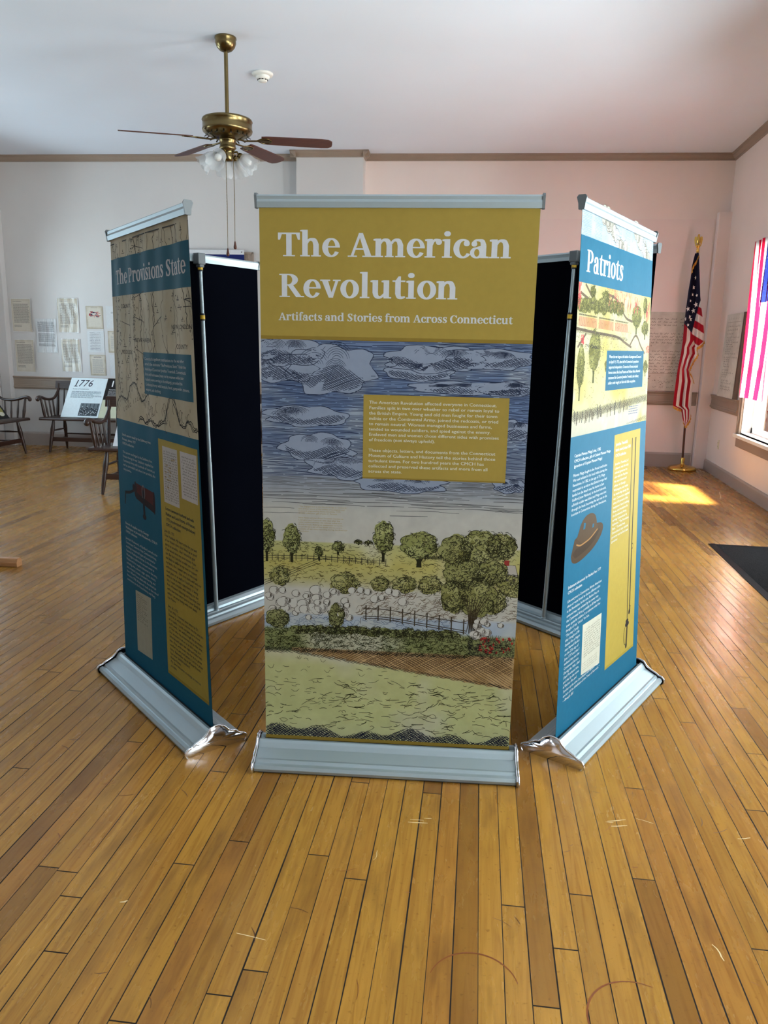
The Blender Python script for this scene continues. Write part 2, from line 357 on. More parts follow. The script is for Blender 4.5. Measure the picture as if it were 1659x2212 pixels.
floor_o = struct(fl.build('floor', [M_FLOOR, mat('pale_scratch', (226, 200, 150), .5), mat('dark_dent', (96, 58, 26), .5), mat('rust_ring_mark', (126, 66, 26), .45)]))
cl = MB(); cl.box(XL-.3, YF-.3, HC, XR+.3, 11.6, HC+.15); struct(cl.build('ceiling', M_CEIL))

W1 = (8.30, 9.55, .64, 2.68)                    # the window seen at right: y0, y1, z0, z1
RW = [W1, (5.35, 6.45, .05, 2.45), (2.3, 3.9, .64, 2.68), (-.9, .9, .64, 2.68)]
LW = [(8.2, 9.6, .7, 2.75), (5.4, 6.6, .7, 2.75)]
FWN = []
wall_with_openings('wall_right', (XR, YF, 0), (0,1,0), 15.0, (1,0,0), [(a-YF, b-YF, c, d) for a, b, c, d in RW], M_WALLGLOW)
wall_with_openings('wall_left', (XL, YF, 0), (0,1,0), 15.0, (-1,0,0), [(a-YF, b-YF, c, d) for a, b, c, d in LW], M_WALL)
wall_with_openings('wall_front', (XL, YF, 0), (1,0,0), XR-XL, (0,-1,0), FWN, M_WALL)
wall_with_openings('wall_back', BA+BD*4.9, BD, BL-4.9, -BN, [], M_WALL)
wall_with_openings('wall_back_right', BA, BD, 4.9, -BN, [], M_WALLGLOW)  # piece split off to carry the wall tint that imitates window glow
for k, (a, b, c, d) in enumerate(RW): daylight_portal('daylight_right', (XR+.24, (a+b)/2, (c+d)/2), (-1,0,0), b-a, d-c)
for k, (a, b, c, d) in enumerate(LW): daylight_portal('daylight_left', (XL-.24, (a+b)/2, (c+d)/2), (1,0,0), b-a, d-c)
for k, (a, b, c, d) in enumerate(FWN): daylight_portal('daylight_front', (XL+(a+b)/2, YF-.24, (c+d)/2), (0,1,0), b-a, d-c)

# chimney breast on the back wall
CH0, CH1, CHD = 4.75, 5.64, .22
mb = MB(); mb.obox(bk((CH0+CH1)/2, HC/2, CHD/2), BD, BN, (0,0,1), (CH1-CH0)/2, CHD/2, HC/2); struct(mb.build('wall_chimney', M_WALL))
# thin panels right of the chimney breast, pink window glow mixed into their colour
mb = MB(); mb.obox(bk((.19+CH0)/2, 1.62, .006), BD, BN, (0,0,1), (CH0-.19)/2, .006, 1.62); struct(mb.build('wall_panel', M_PINKGLOW))
mb = MB(); mb.obox(bk((.19+CH0)/2, 1.455, .015), BD, BN, (0,0,1), (CH0-.19)/2, .004, 1.455); struct(mb.build('wall_panel_lower', M_PINKGLOW))
# corner posts
mb = MB(); mb.obox(bk(.0825, 1.66, .055), BD, BN, (0,0,1), .0825, .055, 1.66); struct(mb.build('trim_1', M_PINKGLOW, bevel=.004))  # right post shares the glow-tinted colour
mb = MB(); mb.obox(bk(BL-.072, 1.66, .055), BD, BN, (0,0,1), .072, .055, 1.66); struct(mb.build('trim_2', M_WALL, bevel=.004))

CROWN = [(0,0),(.075,0),(.075,-.012),(.062,-.018),(.058,-.032),(.035,-.052),(.022,-.060),(.020,-.075),(0,-.078)]
RAIL = [(0,.0),(.030,.0),(.034,-.012),(.024,-.028),(.020,-.036),(.020,-.052),(.016,-.056),(.016,-.120),(.022,-.126),(.022,-.142),(.030,-.150),(.030,-.164),(.012,-.172),(.012,-.186),(0,-.186)]
BASE = [(0,0),(.024,0),(.024,.175),(.014,.20),(0,.20)]
def run(name, prof, pts, nrm, z, m, closed=True):
    mb = MB()
    for a, b, n in pts:
        mb.sweep(prof, Vector(a)+Vector((0,0,z)), Vector(b)+Vector((0,0,z)), n, m=0)
    return struct(mb.build(name, m))
run('trim_3', CROWN, [(bk(-.02, 0), bk(CH0-.0, 0), BN), (bk(CH1, 0), bk(BL+.02, 0), BN)], None, HC, M_TRIM)
run('trim_4', CROWN, [(bk(CH0-.075, 0, CHD), bk(CH1+.075, 0, CHD), BN), (bk(CH0, 0, 0), bk(CH0, 0, CHD+.075), -BD), (bk(CH1, 0, 0), bk(CH1, 0, CHD+.075), BD)], None, HC, M_TRIM)
run('trim_5', CROWN, [((XR, YF, 0), (XR, 11.16, 0), Vector((-1,0,0)))], None, HC, M_TRIM)
run('trim_6', CROWN, [((XL, YF, 0), (XL, 10.52, 0), Vector((1,0,0)))], None, HC, M_TRIM)
run('trim_7', RAIL, [(bk(.19, 0, .018), bk(CH0, 0, .018), BN)], None, 1.03, M_TRIM)
run('trim_8', RAIL, [(bk(CH1, 0), bk(BL-.144, 0), BN)], None, 1.015, M_TRIM)
run('trim_9', RAIL, [((XR, 9.76, 0), (XR, 11.02, 0), Vector((-1,0,0)))], None, 1.015, M_TRIM)
run('trim_10', RAIL, [((XL, 9.8, 0), (XL, 10.34, 0), Vector((1,0,0)))], None, 1.015, M_TRIM)
run('baseboard_back', BASE, [(bk(.19, 0, .018), bk(CH0, 0, .018), BN), (bk(CH1, 0), bk(BL-.144, 0), BN)], None, 0, M_BASEB)
run('baseboard_right', [(a, b*.72) for a, b in BASE], [((XR, 6.6, 0), (XR, 11.02, 0), Vector((-1,0,0)))], None, 0, M_BASEB)
run('baseboard_left', BASE, [((XL, YF, 0), (XL, 10.34, 0), Vector((1,0,0)))], None, 0, M_BASEB)

# windows: casing, sash bars and sill belong to the opening
def window(name, P, D, O, s0, s1, z0, z1, door=False):
    """P + D*s runs along the wall, O points outdoors"""
    P, D, O = Vector(P), Vector(D), Vector(O); Z = Vector((0,0,1)); I = -O
    def b(mb, sa, sb, za, zb, o0, o1, m=0): mb.obox(P+D*(sa+sb)/2+O*(o0+o1)/2+Z*(za+zb)/2, D, O, Z, (sb-sa)/2, abs(o1-o0)/2, (zb-za)/2, m)
    c = MB(); cw = .105
    zb0 = z0-.0 if door else z0-.02
    for (a, e) in ((s0-cw, s0), (s1, s1+cw)):
        b(c, a, e, zb0, z1+cw, -.022, 0); b(c, a+.012 if a < s0-.05 else a+.06, a+.04 if a < s0-.05 else e-.012, zb0, z1+cw*.8, -.034, -.02)
    b(c, s0, s1, z1, z1+cw, -.022, 0); b(c, s0-cw-.01, s1+cw+.01, z1+cw-.03, z1+cw, -.04, 0)
    r = struct(c.build(name, M_TRIM, bevel=.004))
    j = MB()
    for (a, e, za, zb) in ((s0, s0+.02, z0, z1), (s1-.02, s1, z0, z1), (s0, s1, z1-.02, z1), (s0, s1, z0, z0+.012)): b(j, a, e, za, zb, .0, .22)
    j.build('window_jamb', M_WHITE, r)
    if not door:
        k = MB(); b(k, s0-cw-.02, s1+cw+.02, z0-.045, z0-.005, -.055, .05); b(k, s0-.01, s1+.01, z0-.01, z0+.02, -.0, .20); k.build('window_sill', M_WHITE, r, bevel=.004)
        k = MB(); b(k, s0-cw, s1+cw, z0-.155, z0-.045, -.02, 0); k.build('window_apron', M_TRIM, r, bevel=.003)
    w = .05; h = MB(); zm = (z0+z1)/2
    for (a, e, za, zb) in ((s0+.02, s0+.02+w, z0, z1), (s1-.02-w, s1-.02, z0, z1), (s0, s1, z1-.02-w, z1-.02), (s0, s1, z0+.02, z0+.03+w), (s0, s1, zm-.022, zm+.022)): b(h, a, e, za, zb, .10, .14)
    h.build('window_sash', M_WHITE, r)
    g = MB(); b(g, s0+.03, s1-.03, z0+.03, z1-.03, .118, .122); g.build('window_pane', M_GLASS, r)
    return r
n = 1
for k, (a, b_, c, d) in enumerate(RW):
    window('door_1' if k == 1 else 'window_%d' % n, (XR, 0, 0), (0,1,0), (1,0,0), a, b_, c, d, door=(k == 1))
    if k != 1: n += 1
for (a, b_, c, d) in LW: window('window_%d' % n, (XL, 0, 0), (0,1,0), (-1,0,0), a, b_, c, d); n += 1
for (a, b_, c, d) in FWN: window('window_%d' % n, (XL, YF, 0), (1,0,0), (0,-1,0), a, b_, c, d); n += 1
# added unseen slab outside blocks sun from the nearer right-hand windows and the door
mb = MB(); mb.box(XR+.23, YF, 2.86, XR+1.9, 7.75, 2.98); struct(mb.build('sun_block_slab', M_WHITE))
# cased door on the back wall, a flag hangs over it
d0, d1, dz = 6.36, 7.42, 2.70
mb = MB()
for (a, e, za, zb) in ((d0-.07, d0+.045, 0, dz+.08), (d1-.045, d1+.07, 0, dz+.08), (d0, d1, dz-.03, dz+.08)):
    mb.obox(bk((a+e)/2, (za+zb)/2, .014), BD, BN, (0,0,1), (e-a)/2, .014, (zb-za)/2)
for (a, e, za, zb) in ((d0-.07, d0-.045, 0, dz+.08), (d0+.02, d0+.035, 0, dz-.01), (d1+.045, d1+.07, 0, dz+.08), (d0-.07, d1+.07, dz+.055, dz+.08), (d0, d1, dz-.02, dz-.005)):
    mb.obox(bk((a+e)/2, (za+zb)/2, .024), BD, BN, (0,0,1), (e-a)/2, .012, (zb-za)/2)
dr = struct(mb.build('door_2', M_TRIM, bevel=.003))
mb = MB(); mb.obox(bk((d0+d1)/2, dz/2, .006), BD, BN, (0,0,1), (d1-d0)/2-.04, .006, dz/2-.03)
mb.build('door_leaf', M_BASEB, dr)

# ------------------------------------------------------------------ flat printing: shapes with ink colours, laid over each other
_txt = {}
def text_mesh(s, bold=0.0, italic=False):
    key = (s, italic)
    if key not in _txt:
        cu = bpy.data.curves.new('lettering', 'FONT'); cu.body = s; cu.size = 1.0; cu.resolution_u = 2
        cu.shear = 0.22 if italic else 0.0
        ob = bpy.data.objects.new('lettering', cu); me = ob.to_mesh()
        v = np.zeros(len(me.vertices)*3); me.vertices.foreach_get('co', v); v = v.reshape(-1, 3)[:, :2].copy()
        f = [tuple(p.vertices) for p in me.polygons]
        ob.to_mesh_clear(); bpy.data.objects.remove(ob); bpy.data.curves.remove(cu)
        _txt[key] = (v, f)
    return _txt[key]
def catmull(P, n=5):
    P = np.asarray(P, float)
    if len(P) < 3: return np.array([P[0]+(P[-1]-P[0])*t for t in np.linspace(0, 1, n+1)])
    Q = np.vstack([2*P[0]-P[1], P, 2*P[-1]-P[-2]]); out = []
    for i in range(1, len(Q)-2):
        a, b, c, d = Q[i-1], Q[i], Q[i+1], Q[i+2]
        for t in np.arange(n)/n: out.append(.5*(2*b+(c-a)*t+(2*a-5*b+4*c-d)*t*t+(3*b-a-3*c+d)*t**3))
    out.append(P[-1]); return np.array(out)

class Art:
    def __init__(s): s.V = []; s.C = []; s.F = []; s.n = 0
    def add(s, xy, faces, col, layer):
        xy = np.asarray(xy, float); k = len(xy)
        c = np.asarray(col, float)
        if c.ndim == 1: c = np.tile(c, (k, 1))
        s.V.append(np.column_stack([xy, np.full(k, float(layer))])); s.C.append(c)
        b = s.n; s.F += [tuple(b+i for i in f) for f in faces]; s.n += k
    def quad(s, p, col, layer, step=.014):
        p = np.asarray(p, float)
        nx = max(1, int(np.linalg.norm(p[1]-p[0])/step)); ny = max(1, int(np.linalg.norm(p[3]-p[0])/step))
        s.wash(p, nx, ny, lambda x, y: np.tile(lin(col), (len(x), 1)), layer)
    def rect(s, x0, y0, x1, y1, col, layer, step=.014): s.quad([(x0,y0),(x1,y0),(x1,y1),(x0,y1)], col, layer, step)
    def wash(s, p, nx, ny, fn, layer):
        p = np.asarray(p, float); u, v = np.meshgrid(np.linspace(0, 1, nx+1), np.linspace(0, 1, ny+1)); u = u.ravel()[:, None]; v = v.ravel()[:, None]
        xy = p[0]*(1-u)*(1-v)+p[1]*u*(1-v)+p[2]*u*v+p[3]*(1-u)*v
        f = [(j*(nx+1)+i, j*(nx+1)+i+1, (j+1)*(nx+1)+i+1, (j+1)*(nx+1)+i) for j in range(ny) for i in range(nx)]
        s.add(xy, f, fn(xy[:, 0], xy[:, 1]), layer)
    def poly(s, pts, col, layer):
        pts = np.asarray(pts, float); c = pts.mean(0); n = len(pts); k = max(1, int(np.abs(pts-c).max()/.02))
        rings = [c+(pts-c)*(1-q/k) for q in range(k)]
        f = [(q*n+i, q*n+(i+1) % n, (q+1)*n+(i+1) % n, (q+1)*n+i) for q in range(k-1) for i in range(n)]+[((k-1)*n+i, (k-1)*n+(i+1) % n, k*n) for i in range(n)]
        s.add(np.vstack(rings+[c[None]]), f, lin(col), layer)
    def stroke(s, pts, w, col, layer, taper=True):
        pts = np.asarray(pts, float); w = w*1.35 if w < .0024 else w; n = len(pts)
        if n < 2: return
        t = np.gradient(pts, axis=0); L = np.linalg.norm(t, axis=1, keepdims=True); L[L < 1e-9] = 1; t /= L
        nn = np.column_stack([-t[:, 1], t[:, 0]])
        k = (np.full(n, w) if not taper else w*(.45+.55*np.sin(PI*(np.arange(n)+.5)/n)))[:, None]/2
        s.add(np.vstack([pts+nn*k, pts-nn*k]), [(i, n+i, n+i+1, i+1) for i in range(n-1)], lin(col), layer)
    def ell(s, cx, cy, rx, ry, col, layer, n=18, wob=0.0):
        a = np.linspace(0, 2*PI, n, endpoint=False); r = 1+wob*rng.standard_normal(n)
        s.poly(np.column_stack([cx+rx*r*np.cos(a), cy+ry*r*np.sin(a)]), col, layer)
    def arc(s, cx, cy, rx, ry, a0, a1, w, col, layer, n=9):
        a = np.linspace(a0, a1, n); s.stroke(np.column_stack([cx+rx*np.cos(a), cy+ry*np.sin(a)]), w, col, layer)
    def text(s, body, x, y, size, col, layer, width=None, bold=0.0, italic=False, maxw=None):
        v, f = text_mesh(body, bold, italic)
        if len(v) == 0: return
        sx = size if width is None else width/max(1e-6, v[:, 0].max()-min(0, v[:, 0].min()))
        for k in ((0,) if not bold else (-.6, .6)): s.add(np.column_stack([x+(v[:, 0]+k*bold)*sx, y+v[:, 1]*size]), f, lin(col), layer+.08*k)
    def para(s, lines, x, y, pitch, width, col, layer, bold=0.0, italic=False, kx=None):
        """lines set left-aligned; the longest fills width"""
        ws = [text_mesh(t, bold, italic)[0][:, 0].max() if t.strip() else 0 for t in lines]; sx = width/max(ws)
        for i, t in enumerate(lines):
            if t.strip():
                v, f = text_mesh(t, bold, italic)
                for k in ((0,) if not bold else (-.6, .6)): s.add(np.column_stack([x+(v[:, 0]+k*bold)*sx, y-i*pitch+v[:, 1]*pitch/1.22]), f, lin(col), layer+.08*k)
    def scribble(s, x0, x1, y, h, w, col, layer):
        """a line of handwriting"""
        x = x0; pts = []
        while x < x1:
            L = rng.uniform(.6, 2.2)*h*2.2; m = max(3, int(L/(h*1.0)))
            xs = x+(min(x+L, x1)-x)*np.cumsum(rng.uniform(.3, 1.7, m*2))/(m*2)/1.1; ys = y+h*np.where(np.arange(m*2) % 2, .45+.6*rng.random(m*2), .15*rng.random(m*2))
            if rng.random() < .3: ys[rng.integers(m*2)] += h*.6
            s.stroke(np.column_stack([xs, ys]), w, col, layer, False); x += L+h*.6
    def lines(s, x0, x1, y1, y0, pitch, w, col, layer, last=.6):
        """rows of print too small to read"""
        y = y1
        while y > y0:
            x = x0; xe = x1-rng.uniform(0, .08)*(x1-x0)
            while x < xe:
                L = rng.uniform(1.5, 6)*pitch*.55; e = min(x+L, xe); s.rect(x, y, e, y+w, col, layer, 9); x = e+pitch*.25
            y -= pitch
    def bake(s, name, fn, material, parent=None, extra=None, mats=None):
        """fn maps (x, y, layer) arrays to 3D; extra = more plain faces [(verts, faces, material index)]"""
        V = np.vstack(s.V); C = np.vstack(s.C); P = fn(V[:, 0], V[:, 1], V[:, 2]); F = list(s.F); mi = [0]*len(F)
        vs = [tuple(p) for p in P]; cols = [C]
        for ev, ef, k in (extra or []):
            b = len(vs); vs += [tuple(map(float, q)) for q in ev]; F += [tuple(b+i for i in f) for f in ef]; mi += [k]*len(ef); cols.append(np.full((len(ev), 3), .5))
        C = np.vstack(cols)
        me = bpy.data.meshes.new(name); me.from_pydata(vs, [], F)
        for mt in (mats or [material]): me.materials.append(mt)
        me.polygons.foreach_set('material_index', mi)
        at = me.color_attributes.new('ink', 'FLOAT_COLOR', 'POINT'); at.data.foreach_set('color', np.column_stack([C, np.ones(len(C))]).astype(np.float32).ravel())
        me.update(); o = bpy.data.objects.new(name, me); COL.objects.link(o)
        if parent: o.parent = parent
        return o

# ------------------------------------------------------------------ bold serif lettering, drawn letter by letter
def R_(x0, y0, x1, y1): return ('p', [(x0,y0),(x1,y0),(x1,y1),(x0,y1)])
def Pq(*p): return ('p', list(p))
def Rg(cx, cy, rx, ry, ix, iy, a0=0, a1=360, dx=0.0): return ('r', cx, cy, rx, ry, ix, iy, a0, a1, dx)
def Sk(*p): return ('s', p)
def Dk(x, y, r): return ('d', x, y, r)
def serif_stem(x, y0, y1, w=.135, foot=True, flag=True, l=.065, r=.065):
    o = [R_(x, y0, x+w, y1)]
    if foot: o.append(Pq((x-l, 0), (x+w+r, 0), (x+w+r, .035), (x-l, .035)))
    if flag: o.append(Pq((x-l, y1-.05), (x+.01, y1-.06), (x+.01, y1), (x-l, y1-.012)))
    return o
S_PTS = [(.395,.375,.035),(.345,.445,.045),(.235,.468,.05),(.135,.415,.10),(.15,.315,.125),(.285,.225,.145),(.375,.135,.115),(.29,.03,.06),(.16,.018,.045),(.085,.09,.035)]
GL = {
 'T': (.70, [*serif_stem(.285, 0, .69, flag=False, l=.1, r=.1), R_(.03,.645,.675,.69), Pq((.03,.65),(.03,.485),(.06,.485),(.12,.65)), Pq((.675,.65),(.675,.485),(.645,.485),(.585,.65))]),
 'h': (.67, [*serif_stem(.08, 0, .76), *serif_stem(.42, 0, .33, flag=False), Sk((.2,.35,.045),(.26,.425,.05),(.35,.452,.075),(.44,.42,.11),(.4875,.31,.135))]),
 'n': (.67, [*serif_stem(.08, 0, .485), *serif_stem(.42, 0, .33, flag=False), Sk((.2,.35,.045),(.26,.425,.05),(.35,.452,.075),(.44,.42,.11),(.4875,.31,.135))]),
 'm': (1.0, [*serif_stem(.08, 0, .485), *serif_stem(.415, 0, .33, flag=False, l=.05, r=.05), *serif_stem(.75, 0, .33, flag=False), Sk((.2,.35,.045),(.26,.425,.05),(.35,.452,.075),(.435,.42,.11),(.4825,.31,.135)), Sk((.54,.35,.045),(.6,.425,.05),(.69,.452,.075),(.77,.42,.11),(.8175,.31,.135))]),
 'e': (.55, [Rg(.28,.24,.255,.252,.13,.205,2,330,.02), R_(.12,.24,.532,.278)]),
 'A': (.76, [Pq((.085,.02),(.135,.02),(.385,.69),(.335,.69)), Pq((.325,.69),(.42,.69),(.69,.02),(.535,.02)), R_(.19,.205,.58,.25), R_(0,0,.245,.037), R_(.445,0,.775,.037)]),
 'r': (.50, [*serif_stem(.08, 0, .485, r=.085), Sk((.2,.33,.045),(.25,.425,.05),(.33,.462,.06),(.41,.455,.06)), Dk(.415,.41,.075)]),
 'i': (.345, [*serif_stem(.1, 0, .485), Dk(.165,.655,.083)]),
 'c': (.50, [Rg(.285,.24,.26,.252,.14,.205,50,325,.02), Dk(.40,.375,.072)]),
 'a': (.575, [R_(.33,.04,.465,.33), Dk(.125,.365,.068), Sk((.10,.40,.05),(.17,.455,.05),(.27,.462,.06),(.36,.43,.1),(.3975,.32,.135)), Rg(.205,.135,.185,.145,.095,.105), Sk((.2,.262,.035),(.28,.285,.035),(.35,.30,.035)), Pq((.33,.0),(.545,.0),(.545,.036),(.33,.07))]),
 'R': (.76, [*serif_stem(.11, 0, .69, flag=False, l=.075, r=.085), R_(.035,.652,.33,.69), Rg(.32,.515,.265,.175,.12,.135,-90,90), R_(.24,.34,.33,.378), Pq((.29,.36),(.43,.36),(.69,.02),(.54,.02)), R_(.55,0,.775,.037)]),
 'v': (.60, [Pq((.05,.46),(.205,.46),(.37,.0),(.265,.0)), Pq((.30,.0),(.36,.0),(.53,.46),(.475,.46)), R_(0,.45,.275,.485), R_(.395,.45,.60,.485)]),
 'o': (.59, [Rg(.295,.24,.27,.252,.13,.205)]),
 'l': (.345, [*serif_stem(.1, 0, .76)]),
 'u': (.67, [*serif_stem(.08, .14, .485, foot=False), *serif_stem(.42, 0, .485, foot=False), Sk((.1475,.16,.135),(.175,.07,.11),(.25,.025,.075),(.34,.045,.05),(.43,.12,.045)), R_(.54,0,.625,.036)]),
 't': (.405, [R_(.105,.12,.24,.485), R_(.02,.445,.375,.485), Pq((.105,.47),(.24,.47),(.24,.62),(.2,.62)), Sk((.1725,.14,.135),(.2,.055,.11),(.28,.02,.065),(.375,.05,.04))]),
 'f': (.395, [*serif_stem(.1, 0, .58, flag=False, r=.085), R_(.02,.445,.365,.485), Sk((.1675,.56,.135),(.2,.68,.1),(.28,.735,.06),(.36,.72,.055)), Dk(.375,.672,.068)]),
 's': (.47, [Sk(*S_PTS), R_(.375,.345,.405,.475), R_(.06,.01,.09,.145)]),
 'd': (.655, [Rg(.285,.24,.265,.252,.13,.205,40,320,.015), *serif_stem(.425, 0, .76, foot=False), R_(.55,0,.635,.036)]),
 'S': (.62, [Sk(*[(x*1.22+.02, y*1.44, w*1.15) for x, y, w in S_PTS]), R_(.485,.49,.52,.69), R_(.085,.0,.12,.2)]),
 'C': (.70, [Rg(.385,.345,.355,.36,.215,.31,38,318,.02), R_(.605,.47,.642,.70), Pq((.56,.60),(.61,.53),(.61,.6),(.58,.65))]),
 'P': (.68, [*serif_stem(.11, 0, .69, flag=False, l=.075, r=.1), R_(.035,.652,.33,.69), Rg(.32,.485,.285,.205,.13,.165,-90,90), R_(.24,.28,.33,.318)]),
 ' ': (.26, [])}
def serif(art, body, x, y, width, capk, col, layer, fat=.017):
    """width = full line; capk = height of one unit in metres"""
    tot = sum(GL[c][0] for c in body)+.02; sx = width/tot; cx = .02; c3 = lin(col); e = 0
    for ch in body:
        adv, pieces = GL[ch]; low = ch.islower()
        def put(v, faces, ly, quad=False):
            v = np.array(v, float); yy = v[:, 1]
            if low: yy = np.where(yy < .485, yy*1.1, .5335+(yy-.485)*.88)
            for k in (-1, 0, 1):
                q = np.column_stack([x+(cx+v[:, 0]+k*fat)*sx, y+yy*capk])
                if quad: art.quad(q, col, ly+.05*k, .008)
                else: art.add(q, faces, c3, ly+.05*k)
        for pc in pieces:
            e += 1; ly = layer+.016*(e % 3)
            if pc[0] == 'p': put(pc[1], None, ly, True)
            elif pc[0] == 'r':
                _, ox, oy, rx, ry, ix, iy, a0, a1, dx = pc; a = np.radians(np.linspace(a0, a1, 29))
                put(np.vstack([np.column_stack([ox+rx*np.cos(a), oy+ry*np.sin(a)]), np.column_stack([ox+dx+ix*np.cos(a), oy+iy*np.sin(a)])]), [(i, i+1, 29+i+1, 29+i) for i in range(28)], ly)
            elif pc[0] == 's':
                P = catmull(pc[1], 5); t = np.gradient(P[:, :2], axis=0); t /= np.linalg.norm(t, axis=1, keepdims=True)
                nn = np.column_stack([-t[:, 1], t[:, 0]])*P[:, 2:3]/2; n = len(P); put(np.vstack([P[:, :2]+nn, P[:, :2]-nn]), [(i, n+i, n+i+1, i+1) for i in range(n-1)], ly)
            else:
                a = np.linspace(0, 2*PI, 20, endpoint=False); put(np.column_stack([pc[1]+pc[3]*np.cos(a), pc[2]+pc[3]*np.sin(a)]), [tuple(range(20))], ly)
        cx += adv

# smooth noise for washes and hatching
_ns = rng.random((64, 64))
def noise(x, y):
    x = np.asarray(x, float) % 64; y = np.asarray(y, float) % 64; i = x.astype(int); j = y.astype(int); fx = x-i; fy = y-j
    fx = fx*fx*(3-2*fx); fy = fy*fy*(3-2*fy); i1 = (i+1) % 64; j1 = (j+1) % 64
    return (_ns[i, j]*(1-fx)+_ns[i1, j]*fx)*(1-fy)+(_ns[i, j1]*(1-fx)+_ns[i1, j1]*fx)*fy
def fbm(x, y): return (noise(x, y)+.5*noise(2*x+7, 2*y+3)+.25*noise(4*x+1, 4*y+9))/1.75
def ramp(y, stops):
    y = np.asarray(y, float); k = [s[0] for s in stops]; c = np.array([s[1] for s in stops], float)
    return np.column_stack([np.interp(y, k, c[:, i]) for i in range(3)])
OCHRE, TEAL, INK, SEPIA = (184, 158, 78), (38, 112, 144), (44, 42, 40), (66, 56, 44)

def squiggles(a, x0, y0, x1, y1, n, L, w, col, layer, test=None, ang=0.0, curl=.5):
    for _ in range(n):
        x, y = rng.uniform(x0, x1), rng.uniform(y0, y1)
        if test is not None and not test(x, y): continue
        t = np.linspace(-.5, .5, 4); l = L*rng.uniform(.5, 1.4); th = ang+rng.normal(0, .25); b = rng.normal(0, curl)*l
        a.stroke(np.column_stack([x+t*l*math.cos(th)-b*(t*t*4)*math.sin(th)*.5, y+t*l*math.sin(th)+b*(t*t*4)*.5]), w*rng.uniform(.7, 1.2), col, layer)
def hatch(a, x0, y0, x1, y1, pitch, ang, w, col, layer, inside, jitter=.3):
    """parallel pen lines clipped to inside(x, y)"""
    c, s = math.cos(ang), math.sin(ang); cx, cy = (x0+x1)/2, (y0+y1)/2; D = math.hypot(x1-x0, y1-y0)/2
    for k in np.arange(-D, D, pitch):
        k += rng.normal(0, pitch*jitter*.5); ts = np.arange(-D, D, .006); X = cx+c*ts-s*k; Y = cy+s*ts+c*k+.001*np.sin(ts*60+k*9)
        ok = (X > x0) & (X < x1) & (Y > y0) & (Y < y1) & inside(X, Y); i = 0; n = len(ts)
        while i < n:
            if ok[i]:
                j = i
                while j+1 < n and ok[j+1]: j += 1
                if j-i >= 2: a.stroke(np.column_stack([X[i:j+1:2], Y[i:j+1:2]]) if j-i > 4 else np.column_stack([X[i:j+1], Y[i:j+1]]), w, col, layer)
                i = j+1
            else: i += 1
def tree(a, x, y, w, h, layer, green=(160, 162, 102), dark=(52, 50, 34), trunk=True, lob=9, dens=1.0):
    """engraved tree: washed lobes, dark pen foliage on the right and below, a trunk"""
    th = h*.22 if trunk else 0
    if trunk:
        for k in range(5): a.stroke([(x+(k-2)*w*.03, y), (x+(k-2)*w*.022, y+th*.7), (x+(k-2)*w*.06, y+th*1.6)], w*.03+.001, dark, layer+.1)
    cx, cy, rx, ry = x, y+th+(h-th)/2, w/2, (h-th)/2
    a.ell(cx, cy, rx*.95, ry*.95, green, layer+.2, 26, .05)
    for k in range(lob):
        an = 2*PI*k/lob+rng.normal(0, .2); q = rng.uniform(.45, .72); ex, ey = cx+rx*q*math.cos(an), cy+ry*q*math.sin(an)
        g = np.clip(np.array(green)+rng.normal(0, 12), 0, 255); a.ell(ex, ey, rx*.38, ry*.34, g, layer+.25+.01*k, 14, .06)
        a.arc(ex, ey, rx*.38, ry*.34, an-1.5, an+1.5, .0016, dark, layer+.6, 9)
    n = int(420*dens*min(1, w*h/.012)+30)
    for _ in range(n):
        r = math.sqrt(rng.random()); an = rng.uniform(0, 2*PI); px, py = cx+rx*r*math.cos(an), cy+ry*r*math.sin(an)
        if rng.random() > .45+.5*((px-cx)/rx-(py-cy)/ry)*.5: continue
        l = rng.uniform(.004, .009); b = rng.uniform(-2, 2); a.arc(px, py, l, l*.8, b, b+rng.uniform(1.5, 3), .0015, dark, layer+.6, 5)
def puff(a, x, y, r, layer, col=(214, 210, 202), ink=SEPIA):
    a.ell(x, y, r, r*.82, col, layer, 18, .02); st = rng.uniform(0, 6)
    a.arc(x, y, r, r*.82, st, st+5.4, .0014, ink, layer+.04, 16)
    for k in range(3): a.arc(x+r*.1*k, y, r*(.8-.2*k), r*(.66-.16*k), -1.2, 1.0, .0011, ink, layer+.05, 8)
def cloud(a, x, y, rx, ry, layer, ink=(52, 60, 84), dark=1.0):
    """engraved cloud: scalloped upper edge, curved pen shading, cross-hatched belly"""
    n = 22; an = np.linspace(0, 2*PI, n); rr = 1+.10*np.sin(an*7+rng.uniform(0, 6))+.05*rng.standard_normal(n); rr[-1] = rr[0]
    E = np.column_stack([x+rx*rr*np.cos(an), y+ry*rr*np.sin(an)]); a.poly(E[:-1], (156, 167, 190), layer)
    a.stroke(catmull(E, 3), .0017, ink, layer+.05, False)
    for k in range(3):
        cx, cy, q = x+rng.uniform(-.55, .5)*rx, y+rng.uniform(-.2, .35)*ry, rng.uniform(.35, .55)
        for m in range(7): a.arc(cx, cy, rx*q*(1-.12*m)*.7, ry*q*(1-.12*m)*1.4, .4+rng.normal(0, .2), 2.6+rng.normal(0, .25), .0013, ink, layer+.06, 8)
    ins = lambda X, Y: ((X-x)/rx)**2+((Y-y)/ry)**2 < .85
    low = lambda X, Y: ins(X, Y) & (Y < y-.05*ry+.25*ry*np.sin(X*30))
    hatch(a, x-rx, y-ry, x+rx, y+ry, .0052, .35, .0016, ink, layer+.08, low)
    if dark > .5: hatch(a, x-rx, y-ry, x+rx, y+ry, .0060, -.65, .0016, ink, layer+.09, low)

